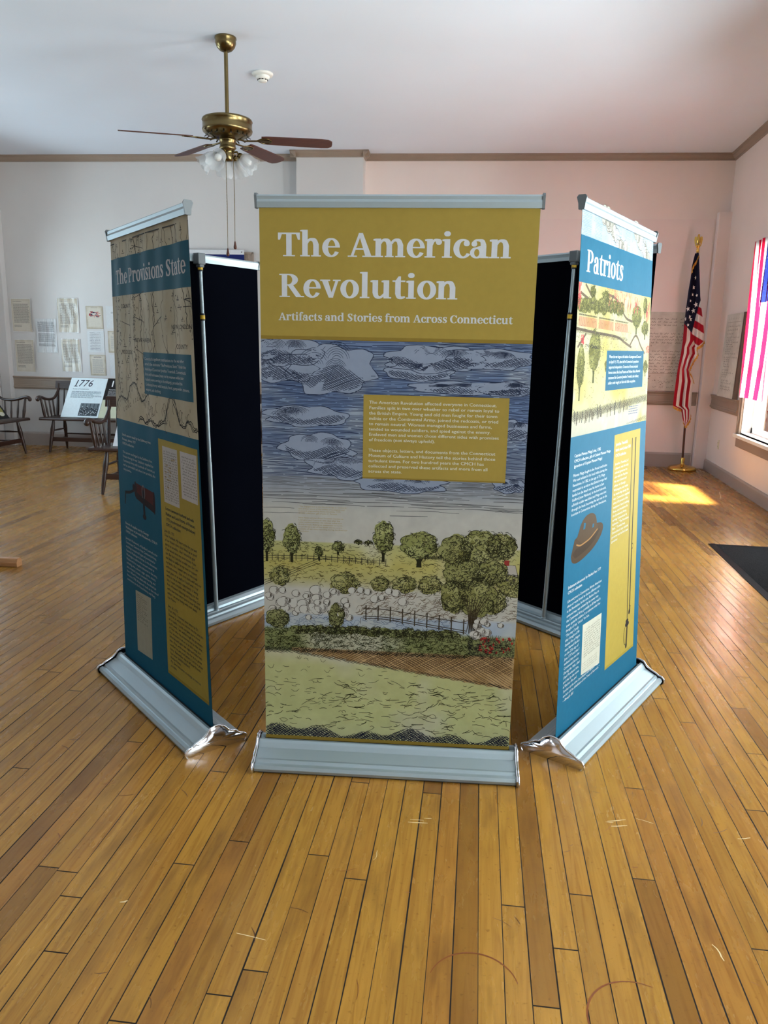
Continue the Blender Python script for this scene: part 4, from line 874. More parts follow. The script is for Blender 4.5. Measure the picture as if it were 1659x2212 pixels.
def make_banner(label, x, y, th, lean, tw, lt, Ht, painter, ripple=0.0, W=.93):
    """roll-up stand: base, end caps, stretched print, top rail, pole behind. Local -Y is the printed side."""
    root = thing('roll_up_banner', label, 'banner', (x, y, 0), th, 'roll-up banner stands in the ring')
    H = Ht-.085
    def P(u, z, n=0.0):
        v = (z-.085)/H; t = tw*v; c, s = np.cos(t), np.sin(t); w = ripple*np.sin(u*34+1.0)*np.clip(v, 0, 1)**2+.5*ripple*np.sin(u*19)*np.clip(v, 0, 1)
        return np.column_stack([c*u+lt*v+s*(n+w), s*u+math.tan(lean)*(z-.085)-c*(n+w), z])
    L = 0.0
    B = MB()
    prof = [(.12,.006),(.125,.019),(.119,.031),(.107,.034),(.104,.030),(.100,.033),(.094,.042),(.086,.043),(.042,.062),(.031,.078),(.023,.086),(.014,.086),(.012,.076),(-.006,.076),(-.010,.088),(-.030,.084),(-.046,.070),(-.051,.058),(-.062,.056),(-.068,.051),(-.086,.047),(-.092,.037),(-.106,.033),(-.122,.021),(-.121,.006)]
    B.sweep(prof, (-.485,0,0), (.485,0,0), (0,-1,0), m=0, caps=True)
    B.box(-.47, -.116, .001, .47, -.10, .0065, 1); B.box(-.47, .10, .001, .47, .116, .0065, 1); B.box(-.47, -.006, .070, .47, .006, .078, 1)
    B.build('base', [M_ALU, M_BLACKP], root)
    cap = [(.124,.0),(.131,.012),(.130,.026),(.118,.038),(.104,.041),(.090,.050),(.058,.064),(.040,.078),(.028,.093),(.008,.100),(-.014,.098),(-.034,.089),(-.048,.073),(-.060,.064),(-.074,.060),(-.088,.053),(-.096,.043),(-.112,.037),(-.129,.026),(-.131,.012),(-.124,.0)]
    for s in (-1, 1):
        e = MB(); e.sweep(cap, (s*.485,0,0), (s*.4925,0,0), (0,-1,0), m=0, caps=False)
        oc = catmull(cap, 3); cc = np.array([0, .042]); nk = len(oc); vs = []
        for q, o_ in ((1,0),(.93,.002),(.75,.006),(.45,.009),(.0,.010)): vs += [(s*(.4925+o_), -(cc[0]+(a_-cc[0])*q), cc[1]+(b_-cc[1])*q) for a_, b_ in oc]
        e.add(vs, [(r_*nk+i, r_*nk+(i+1) % nk, (r_+1)*nk+(i+1) % nk, (r_+1)*nk+i) for r_ in range(4) for i in range(nk)], 0, True)
        e.tube([tuple((s*.4925, -b_, c_)) for b_, c_ in catmull(cap, 3)], .0042, 8)
        e.build('end_cap', M_CHROME, root)
    if painter:
        art = painter(H)
    else:
        art = Art(); art.rect(0, -.01, .93, H, (40, 112, 140), 1)
    nb = 60; us = np.linspace(-.465, .465, nb+1); zs = np.linspace(.078, Ht, 25); U, Z = np.meshgrid(us, zs)
    bv = P(U.ravel(), Z.ravel(), -.0006); bf = [(j*(nb+1)+i, (j+1)*(nb+1)+i, (j+1)*(nb+1)+i+1, j*(nb+1)+i+1) for j in range(24) for i in range(nb)]
    art.bake('graphic_panel', lambda X, Y, Lr: P(np.clip(X, 0, .93)-.465, .085+Y, Lr*.0002), M_PRINT, root, extra=[(bv, bf, 1)], mats=[M_PRINT, M_BACK])
    # top rail follows the twist
    tt = tw; d = Vector((math.cos(tt), math.sin(tt), 0)); nf = Vector((math.sin(tt), -math.cos(tt), 0)); c0 = Vector((lt, math.tan(lean)*H, Ht))
    r = MB(); rp_ = [(.009,-.014),(.012,.004),(.010,.012),(.012,.022),(.004,.028),(-.006,.028),(-.012,.020),(-.008,.004),(-.008,-.014)]
    r.sweep(rp_, c0-d*.470, c0+d*.470, nf, m=0, caps=True); r.build('top_rail', M_ALU, root)
    for s in (-1, 1):
        e = MB(); cp = [(.010,-.016),(.013,.004),(.017,.024),(.012,.032),(-.012,.032),(-.018,.024),(-.012,.004),(-.010,-.016)]
        e.sweep(cp, c0+d*.470*s, c0+d*(.478*s), nf, m=0); e.build('rail_cap', M_RAILCAP, root, bevel=.002)
    # telescopic pole behind, standing in the base
    p0 = Vector((0, .052, .052)); p1 = c0+Vector((0, .030, -.03))-Vector((lt, 0, 0))*0
    f = MB(); ja, jb = .45, .86
    pa, pb = p0.lerp(p1, ja), p0.lerp(p1, jb)
    f.tube([p0, pa], .0125, 14); f.tube([pa, pb], .0110, 14); f.tube([pb, p1], .0095, 14)
    f.lathe([(0,0),(.016,0),(.016,.010),(.0125,.013)], p0-Vector((0,0,.004)), 14)
    pl = f.build('pole', M_ALU, root)
    for q in (.995, .862):
        k = MB(); a_ = p0.lerp(p1, q-.012); b_ = p0.lerp(p1, q+.008); k.tube([a_, b_], .0132, 14, 0); k.tube([a_.lerp(b_, .2), a_.lerp(b_, .75)], .0135, 14, 1)
        k.build('pole_collar', [M_BLACKP, M_YEL], pl)
    br = MB(); br.box(p1.x-.026, p1.y-.028, p1.z+.002, p1.x+.026, p1.y+.016, p1.z+.060); br.box(p1.x-.016, p1.y-.018, p1.z-.014, p1.x+.016, p1.y+.016, p1.z+.004)
    br.build('pole_bracket', M_RAILCAP, root, bevel=.005)
    return root
make_banner('wide roll-up banner headed The American Revolution, ochre top over engraved landscape', -.4101, 2.6709, .1004, -.0017, -.0403, -.0035, 2.0244, print_revolution, .0004)
make_banner('teal roll-up banner headed The Provisions State with an old map', -1.4469, 2.9648, -.7285, -.0034, -.0743, -.0005, 2.0024, print_provisions, .0026)
make_banner('teal roll-up banner headed Patriots with printed hat and sword', .4423, 3.2556, 1.0997, .0353, .0622, -.0029, 2.048, print_patriots, .0004)
# the two rear stands show their dark backs and poles (their printed side faces away)
make_banner('roll-up banner seen from its black back beside the map banner', -1.6757, 4.0506, 1.149+PI, -.0139, -.0079, .0033, 1.9931, None, .0006)
make_banner('roll-up banner seen from its black back beside the Patriots banner', .2708, 4.3519, -.7286+PI, -.0148, -.0007, -.0037, 2.0418, None, .0006)

# ------------------------------------------------------------------ ceiling fan
def fan():
    FX, FY = -2.518, 6.76
    r = thing('ceiling_fan', 'brass ceiling fan with dark wooden blades and frosted tulip lamps', 'ceiling fan', (FX, FY, HC))
    los = Vector((FX, FY, 0)).normalized(); right = Vector((los.y, -los.x, 0)); near = -los
    def dirn(deg): a = math.radians(deg); return right*math.cos(a)+near*math.sin(a)
    m = MB(); m.lathe([(.0,0),(.088,0),(.090,-.012),(.084,-.020),(.086,-.045),(.074,-.075),(.052,-.098),(.030,-.108),(0,-.108)], n=40); m.build('canopy', M_BRASS, r)
    m = MB(); m.tube([(0,0,-.10),(0,0,-.60)], .0165, 18); m.lathe([(.0,-.578),(.026,-.580),(.034,-.592),(.034,-.606),(.0,-.612)], n=24, m=1); m.build('downrod', [M_BRASS, M_BLACKP], r)
    m = MB(); m.lathe([(0,-.605),(.06,-.607),(.185,-.620),(.206,-.628),(.212,-.642),(.206,-.648),(.207,-.700),(.211,-.712),(.205,-.730),(.175,-.752),(.120,-.772),(.085,-.780),(0,-.782)], n=64)
    for k in range(18):
        a = 2*PI*k/18; m.obox((.165*math.cos(a), .165*math.sin(a), -.756), (math.cos(a),math.sin(a),-.5), (-math.sin(a),math.cos(a),0), (.45*math.cos(a),.45*math.sin(a),.9), .028, .006, .002, 1)
    m.build('motor_housing', [M_BRASS, M_BLACKP], r)
    m = MB(); m.lathe([(0,-.778),(.070,-.780),(.072,-.795),(.066,-.800),(.068,-.845),(.072,-.850),(.058,-.868),(.046,-.876),(.044,-.90),(.048,-.91),(.044,-.925),(.044,-.945),(.034,-.955),(0,-.957)], n=36); m.build('switch_housing', M_BRASS, r)
    zb = -.775
    for deg in (3, -57, -120, 179):
        d = dirn(deg); s = Vector((-d.y, d.x, 0)); pt = math.radians(-12); wv = s*math.cos(pt)+Vector((0,0,1))*math.sin(pt); nv = d.cross(wv)
        b = MB(); c = Vector((0,0,zb)); n = 9; vs = []
        out = [(.285,.058),(.33,.066),(.60,.074),(.80,.076),(.855,.070),(.885,.040),(.888,.0)]
        ring = [(a, w) for a, w in out]+[(a, -w) for a, w in reversed(out[:-1])]
        for h in (-.004, .004): vs += [c+d*a+wv*w+nv*h for a, w in ring]
        k = len(ring); b.add(vs, [tuple(range(k-1, -1, -1)), tuple(range(k, 2*k))]+[(i, (i+1) % k, k+(i+1) % k, k+i) for i in range(k)])
        bl = b.build('blade', M_BLADE, r)
        i = MB(); q = c-nv*.007
        i.tube([Vector((0,0,zb-.0))+d*.085, Vector((0,0,zb-.014))+d*.14, q+d*.21-Vector((0,0,.004)), q+d*.27], [.012,.011,.012,.012], 10, flat=.6)
        for sg in (-1, 1): i.tube([q+d*.245, q+d*.285+wv*.035*sg, q+d*.335+wv*.045*sg, q+d*.365+wv*.02*sg, q+d*.37], .008, 8, flat=.6)
        i.obox(q+d*.31, d, wv, nv, .05, .022, .003); i.build('blade_iron', M_BRASS, bl)
    for deg in (183, 119, 262, 303, 5):
        d = dirn(deg); ax = (d*.80+Vector((0,0,-.60))).normalized(); nk = Vector((0,0,-.905))+d*.095
        a = MB(); a.tube([Vector((0,0,-.885))+d*.04, Vector((0,0,-.878))+d*.075, nk], .009, 10)
        a.lathe([(0,-.012),(.020,-.010),(.026,.004),(.028,.030),(.022,.034),(0,.034)], nk, 20, 0, ax); am = a.build('lamp_arm', M_BRASS, r)
        g = MB()
        def sc(t, an, rr, hh): q = max(0, (t-.35)/.65); return rr*(1+.03*q*math.cos(an*8)+.006*math.cos(an*24)*min(1,t*3)), hh+.007*q*math.cos(an*8)
        g.lathe([(.026,.018),(.040,.026),(.056,.050),(.062,.085),(.065,.118),(.073,.144),(.083,.160)], nk, 96, 0, ax, scallop=sc)
        g.build('lamp_shade', M_FROST, r)
        u = MB(); u.lathe([(0,.036),(.014,.036),(.016,.05),(.028,.078),(.030,.095),(.022,.115),(0,.122)], nk, 20, 0, ax); u.build('bulb', M_WHITE, am)
    for (ox, oy, z1, tag_) in ((-.018, .03, 2.36, 1), (.045, .04, 2.42, 0)):
        o = right*ox+near*oy; c = MB(); c.tube([o+Vector((0,0,-.945)), o+right*.004+Vector((0,0,(z1-HC-.945)/2)), o+Vector((0,0,z1-HC))], .0022, 6)
        for k in range(0, 60): c.ball(o+Vector((0,0,-.95+(z1-HC+.95)*k/60)), .0033, n=6)
        ch = c.build('pull_chain', M_BRASS, r); f = MB(); p = o+Vector((0,0,z1-HC))
        f.lathe([(0,.004),(.006,0),(.009,-.02),(.014,-.045),(.013,-.058),(0,-.066)], p, 16); f.build('chain_fob', M_FOB, ch)
    return r
fan()
r = thing('smoke_detector', 'white round smoke detector on the ceiling behind the fan rod', 'smoke detector', (-2.486, 7.629, HC))
m = MB(); m.lathe([(0,0),(.098,0),(.100,-.008),(.092,-.022),(.070,-.026),(.0,-.026)], n=40); m.build('mounting_plate', M_SHADOWPLASTIC, r)
m = MB(); m.lathe([(.066,-.024),(.066,-.040),(.056,-.052),(.050,-.056)], n=40); m.lathe([(.044,-.052),(.044,-.066),(.036,-.074),(0,-.076)], n=40); m.build('sensor_body', M_SHADOWPLASTIC, r)
m = MB()
for k in range(10): a = 2*PI*k/10; m.obox((.046*math.cos(a),.046*math.sin(a),-.060),(math.cos(a),math.sin(a),0),(-math.sin(a),math.cos(a),0),(0,0,1),.002,.009,.004)
m.build('sensor_slot', M_BLACKP, r)

# ------------------------------------------------------------------ papers on the back wall
def wall_sheet(name, art, sL, z0, out=.004, bulge=None, material=None, parent=None):
    def fn(X, Y, L):
        o = out+L*.0005+(bulge(X, Y) if bulge else 0)
        p = np.array(bk(sL, z0)); return p+np.outer(X, -np.array(BD))+np.outer(Y, [0,0,1])+np.outer(o, np.array(BN))
    o = art.bake(name, fn, material or M_PAPER, parent)
    return o
def sheet_art(w, h, kind):
    a = Art(); old = (228, 220, 206)
    def wash(x, y):
        e = np.minimum(np.minimum(x, w-x), np.minimum(y, h-y))/min(w, h); n = fbm(x*14+w*30, y*14)
        base = np.array(old if kind in ('letter', 'photo', 'poem') else (232, 234, 236)); edge = np.array((176,160,132) if kind in ('photo','poem') else (204,190,166) if kind == 'letter' else base)
        c = base+(edge-base)*np.clip(1-e*9+(n-.5)*1.2, 0, 1)[:, None]*(.8 if kind != 'plain' else 0); return lin(np.clip(c, 0, 255))
    a.wash([(0,0),(w,0),(w,h),(0,h)], 14, 18, wash, 0)
    b = .012 if kind == 'letter' else 0
    if b:
        for q in ((0,0,w,b),(0,h-b,w,h),(0,0,b,h),(w-b,0,w,h)): a.rect(*q, (236,234,232), .6)
    ink = (84, 79, 86)
    if kind == 'letter':
        a.lines(w*.12, w*.55, h*.90, h*.885, .01, .004, ink, 1); a.lines(w*.12, w*.90, h*.83, h*.26, .0115, .0040, ink, 1); a.lines(w*.12, w*.5, h*.20, h*.14, .0115, .0040, ink, 1)
    elif kind == 'blocks':
        for (y1, y0) in ((.90,.60),(.56,.30),(.26,.18)): a.lines(w*.10, w*.92, h*y1, h*y0, .0085, .0036, ink, 1)
    elif kind == 'photo':
        a.lines(w*.3, w*.7, h*.93, h*.92, .01, .003, ink, 1)
        for k in range(46): x, y = w*rng.uniform(.16,.78), h*rng.uniform(.52,.76); a.rect(x, y, x+w*rng.uniform(.05,.2), y+h*.022, [(190,52,52),(44,52,92),(206,70,60),(60,40,60)][k % 4], 1.0+.02*k, 9)
        a.rect(w*.42, h*.66, w*.60, h*.69, (230,226,220), 2.2, 9)
    elif kind == 'poem':
        a.lines(w*.25, w*.75, h*.9, h*.83, .012, .004, ink, 1); a.lines(w*.16, w*.85, h*.76, h*.12, .014, .0035, (130,136,150), 1)
    elif kind == 'list': a.lines(w*.14, w*.82, h*.9, h*.1, .022, .0035, (110,110,120), 1); a.lines(w*.2, w*.6, h*.88, h*.1, .022, .0025, (150,150,160), 1)
    elif kind == 'small': a.lines(w*.3, w*.7, h*.72, h*.66, .014, .004, ink, 1)
    return a
def crinkle(w, h, amp, ph, edge=0.0):
    return lambda X, Y: amp*(.5+.5*np.sin(X*55+ph+2*np.sin(Y*9+ph)))*(.4+.6*Y/h)+edge*np.clip((X/w-.75)*4, 0, 1)**2*np.sin(PI*np.clip(Y/h, 0, 1))
PG = 'sheets pinned along the back wall'
for (sL, sR, z0, z1, kind, lam, bul, lab) in (
  (9.89, 9.58, 1.645, 2.12, 'letter', 0, (.002, .3, .022), 'tall printed letter near the left corner, upper of that first pair'),
  (9.88, 9.57, 1.07, 1.545, 'letter', 0, (.002, 1.1, .018), 'tall printed letter near the left corner, just above the chair rail'),
  (9.53, 9.22, 1.36, 1.84, 'blocks', 1, (.007, 2.0, 0), 'creased glossy sheet standing alone between the two columns of long sheets'),
  (9.19, 8.87, 1.65, 2.135, 'letter', 1, (.009, 3.3, 0), 'most crumpled glossy sheet, high in the second column of long sheets'),
  (9.17, 8.87, 1.09, 1.565, 'letter', 1, (.007, 4.4, 0), 'glossy glaring sheet right above the 1776 board'),
  (8.76, 8.51, 1.71, 2.025, 'photo', 0, (.001, 0, 0), 'aged brown-edged sheet with a red and blue picture'),
  (8.76, 8.51, 1.38, 1.685, 'list', 0, (.002, 1, 0), 'bluish white list below the red and blue picture'),
  (8.74, 8.505, 1.05, 1.345, 'poem', 0, (.001, 2, 0), 'brown-edged sheet of short lines, lowest under the bluish list'),
  (8.46, 8.22, 1.72, 2.03, 'small', 0, (.001, 0, 0), 'white sheet half hidden by the map banner, level with the red picture'),
  (8.45, 8.20, 1.38, 1.685, 'poem', 0, (.001, 1, 0), 'brown-edged sheet half hidden by the map banner, middle of its column'),
  (8.44, 8.19, 1.05, 1.35, 'small', 0, (.001, 2, 0), 'white sheet half hidden by the map banner, lowest of its column')):
    w, h = sL-sR, z1-z0; art = sheet_art(w, h, kind)
    o = wall_sheet('wall_sheet', art, sL, z0, .005, crinkle(w, h, bul[0], bul[1], bul[2]), M_LAM if lam else M_PAPER)
    tag(o, lab, 'poster', PG)

# ------------------------------------------------------------------ benches
def bench(label, x, y, rz, W=1.2, group='wooden armed benches by the walls'):
    r = thing('wooden_bench', label, 'bench', (x, y, 0), rz, group); h = W/2
    s = MB(); s.sweep([(-.25,.448),(-.255,.462),(-.245,.482),(-.20,.486),(.0,.476),(.19,.484),(.205,.476),(.205,.448)], (-h,0,0), (h,0,0), (0,1,0), m=0); s.build('seat', M_DKWOOD, r, bevel=.006)
    def turned(p0, p1, rr, name, parent=r, prof=((0,.62),(.12,.8),(.3,1.15),(.45,1.0),(.5,.78),(.55,1.0),(.8,.85),(1,.55))):
        m = MB(); p0, p1 = Vector(p0), Vector(p1); t = [p[0] for p in prof]; q = [p[1] for p in prof]; ts = np.linspace(0, 1, 18)
        m.tube([p0.lerp(p1, float(k)) for k in ts], [rr*float(np.interp(k, t, q)) for k in ts], 12); return m.build(name, M_DKWOODZ, parent)
    lx = h-.17
    for sx in (-1, 1):
        turned((sx*lx, -.17, .455), (sx*(lx+.05), -.235, 0), .026, 'leg'); turned((sx*lx, .13, .455), (sx*(lx+.04), .235, 0), .024, 'leg')
        for z in (.17, .30):
            t = 1-z/.455; turned((sx*(lx+.05*t), -.17-.065*t, z), (sx*(lx+.04*t), .13+.105*t, z), .012, 'side_stretcher', prof=((0,.7),(.5,1.1),(1,.7)))
    t = 1-.19/.455
    m = MB(); m.box(-(lx+.05*t)-.01, -.17-.065*t-.010, .155, (lx+.05*t)+.01, -.17-.065*t+.012, .215); m.build('front_stretcher', M_DKWOOD, r, bevel=.004)
    turned((-(lx+.04*t), .13+.105*t, .22), (lx+.04*t, .13+.105*t, .22), .014, 'back_stretcher', prof=((0,.7),(.5,1.1),(1,.7)))
    for sx in (-1, 1):
        turned((sx*(h-.05), .165, .47), (sx*(h-.03), .285, .93), .020, 'back_post', prof=((0,.9),(.2,1.15),(.6,.9),(1,.8)))
        X = sx*(h-.045); a = MB()
        path = catmull([(X-.00*sx,.262,.865),(X,.21,.805),(X,.12,.738),(X,.0,.722),(X+.01*sx,-.11,.735),(X+.018*sx,-.20,.762),(X+.022*sx,-.255,.765),(X+.024*sx,-.285,.742),(X+.024*sx,-.275,.715)], 5)
        tt = np.linspace(0, 1, len(path)); rad = np.interp(tt, [0,.25,.6,.8,.95,1], [.018,.020,.024,.030,.028,.016]); a.tube([tuple(p) for p in path], list(map(float, rad)), 14, flat=.85)
        a.build('arm', M_DKWOODZ, r)
        for (yy, zz) in ((-.225,.75),(-.12,.722),(-.01,.708),(.09,.722)): turned((sx*(h-.06), yy*.85, .475), (X+.012*sx, yy, zz), .012 if yy > -.2 else .018, 'arm_spindle', prof=((0,.8),(.35,1.2),(.7,.9),(1,.8)))
    c = MB(); c.grid(lambda u, v: ((u-.5)*W*1.01, .262+.030*v+.02*math.sin(PI*u), .862+.108*v), 24, 3); c.grid(lambda u, v: ((u-.5)*W*1.01, .284+.030*v+.02*math.sin(PI*u), .862+.108*v), 24, 3)
    c.grid(lambda u, v: ((u-.5)*W*1.01, .262+.022*v+.02*math.sin(PI*u), .862), 24, 1); c.grid(lambda u, v: ((u-.5)*W*1.01, .292+.022*v+.02*math.sin(PI*u), .970), 24, 1)
    for e in (0, 1): c.grid(lambda u, v: ((e-.5)*W*1.01, .262+.022*u+.030*v, .862+.108*v), 1, 1)
    c.build('crest_rail', M_DKWOOD, r)
    n = max(5, int((W-.2)/.12))
    for k in range(n):
        X = -h+.12+(W-.24)*k/(n-1); turned((X*.97, .17, .475), (X, .272+.02*math.sin(PI*(X/W+.5)), .875), .010, 'spindle', prof=((0,.8),(.35,1.2),(.7,.9),(1,.8)))
    return r
R4 = math.radians(3.8)
bench('dark armed bench at the left edge, its back to the left wall', -6.86, 9.10, PI/2, 1.4)
bench('dark armed bench against the back wall holding the 1776 board', -5.58, 10.17, R4, 1.9)
bench('dark armed bench nearest the camera, seat shining, half behind the map banner', -3.69, 7.55, math.radians(7), 1.2)
bench('dark armed bench glimpsed between the black banner back and the ochre banner', -2.33, 8.62, math.radians(6), 1.2)

def board_on(art, w, h, name, label, bx, by, rz, u0, y0=-.10, y1=.245, z0=.488, group=None, t=.006):
    """foam board standing on a bench seat and leaning on its crest rail"""
    c, s = math.cos(rz), math.sin(rz); L = math.sqrt(max(h*h, 1e-6)); run_ = (y1-y0); rise = math.sqrt(max(h*h-(run_*h/.50)**2*0-run_**2*(h/.52)**2*0, .01))
    k = run_/.46; ang = math.atan(k); up = np.array([0, math.sin(ang), math.cos(ang)]); nr = np.array([0, -math.cos(ang), math.sin(ang)])
    def fn(X, Y, Lr):
        p = np.outer(np.ones(len(X)), [0, y0, z0])+np.outer(X+u0, [1,0,0])+np.outer(Y, up)+np.outer(Lr*.0006, nr)
        return np.column_stack([bx+c*p[:, 0]-s*p[:, 1], by+s*p[:, 0]+c*p[:, 1], p[:, 2]])
    q = np.array([(0,0,0),(w,0,0),(w,h,0),(0,h,0),(0,0,-t/.0006),(w,0,-t/.0006),(w,h,-t/.0006),(0,h,-t/.0006)], float)
    ev = fn(q[:, 0], q[:, 1], q[:, 2]-.3); ef = [(4,7,6,5),(0,4,5,1),(1,5,6,2),(2,6,7,3),(3,7,4,0)]
    o = art.bake(name, fn, M_BOARD, None, extra=[(ev, ef, 1)], mats=[M_BOARD, M_WHITE]); return tag(o, label, 'display board', group)
def crowd(a, x0, y0, x1, y1):
    """grey picture of a seated gathering, figures as loose blots"""
    a.rect(x0, y0, x1, y1, (66,76,84), 1, 9); a.rect(x0, y0+(y1-y0)*.6, x1, y1, (104,116,122), 1.2, 9)
    for k in range(5): x = x0+(x1-x0)*(.1+.2*k); a.rect(x, y0+(y1-y0)*.62, x+.012, y1-.004, (60,70,78), 1.4, 9)
    for k in range(34):
        x, y = rng.uniform(x0+.015, x1-.015), rng.uniform(y0+.03, y0+(y1-y0)*.72); a.ell(x, y-.012, .012, .016, (40,48,56), 1.5+.01*k, 8); a.ell(x, y+.006, .005, .007, (206,212,214), 1.505+.01*k, 8)
    for k in range(12): x, y = rng.uniform(x0+.02, x1-.02), rng.uniform(y0+.012, y0+.07); a.ell(x, y, .010, .005, (196,204,208), 2.2, 8)
a = Art(); w, h = .545, .66; a.rect(0,0,w,h,(226,238,242),0,.1)
a.rect(.070, .512, .122, .522, (18,22,48), 1); a.text('1776', .055, .515, .16, (18,22,48), 1, width=.285, italic=True, bold=.004)
a.text('Articles of Confederation', .06, .462, .026, (60,90,110), 1, width=.245, bold=.02, italic=True)
for k in range(7): a.lines(.06, .53 if k not in (3, 6) else .40, .425-.0165*k, .424-.0165*k, .02, .0065, (92,112,124), 1)
crowd(a, .245, .025, .525, .235)
B2 = (-5.58, 10.17, R4)
G = 'timeline boards propped on the benches'
board_on(a, w, h, 'timeline_board', 'white foam board lettered 1776 Articles of Confederation on the bench', *B2, -.715, group=G)
a = Art(); a.rect(0,0,.5,.66,(24,22,24),0,.1); a.rect(0,0,.5,.30,(206,208,180),.5,.1); a.rect(0,.34,.5,.66,(24,22,24),.8,.1)
a.text('17', .05, .52, .15, (240,240,240), 1.4, width=.15, bold=.02); a.text("America's", .05, .462, .028, (226,226,226), 1.4, width=.13, bold=.02)
for k in range(5): a.lines(.05, .46, .435-.0165*k, .434-.0165*k, .02, .006, (180,180,180), 1.4)
board_on(a, .5, .66, 'timeline_board', 'black foam board with a white 17, cut off by the map banner', *B2, -.165, group=G)
a = Art(); a.rect(0,0,.36,.46,(228,232,238),0,.1); crowd(a, .045, .20, .15, .31); crowd(a, .19, .20, .31, .31); a.lines(.05, .3, .42, .34, .018, .006, (120,126,140), 1)
board_on(a, .36, .46, 'timeline_board', 'plain white board with small photos on the nearest bench', -3.69, 7.55, math.radians(7), -.40, group=G)
a = Art(); a.rect(0,0,.5,.66,(226,234,238),0,.1); a.text('17', .02, .525, .14, (14,16,26), 1, width=.15, bold=.02); a.rect(0,.335,.5,.365,(50,44,40),1,.1)
for k in range(4): a.lines(.03, .45, .47-.02*k, .469-.02*k, .02, .007, (110,124,134), 1)
crowd(a, .02, .17, .25, .24)
board_on(a, .5, .66, 'timeline_board', 'white board starting with a black 1, in the gap left of the ochre banner', -2.33, 8.62, math.radians(6), -.47, group=G)
a = Art(); a.rect(0,0,.5,.50,(16,18,20),0,.1); a.ell(.40,.14,.07,.09,(150,146,84),1,16,.08); a.ell(.41,.08,.05,.03,(206,206,190),1.2,12,.08); a.rect(.03,.3,.3,.33,(150,150,140),1,.1)
board_on(a, .5, .50, 'timeline_board', 'dark board with a yellowish picture on the bench at the left edge', -6.86, 9.10, PI/2, -.02, group=G)

# wooden stand whose foot enters the frame at left
r = thing('wooden_stand', 'pale wooden stand at the left edge, only its low foot in view', 'stand', (-3.72, 4.70, 0), math.radians(6))
m = MB(); m.sweep([(-.035,0),(.035,0),(.035,.030),(.022,.058),(-.022,.058),(-.035,.030)], (-.36,0,0), (.36,0,0), (0,1,0), m=0); m.build('foot', M_PINE, r, bevel=.006)
m = MB(); m.box(-.03,-.022,.05,.03,.022,1.25); m.build('upright', M_PINE, r, bevel=.004)
m = MB(); m.box(-.30,-.012,1.20,.02,.012,1.27); m.build('top_bar', M_PINE, r, bevel=.004)

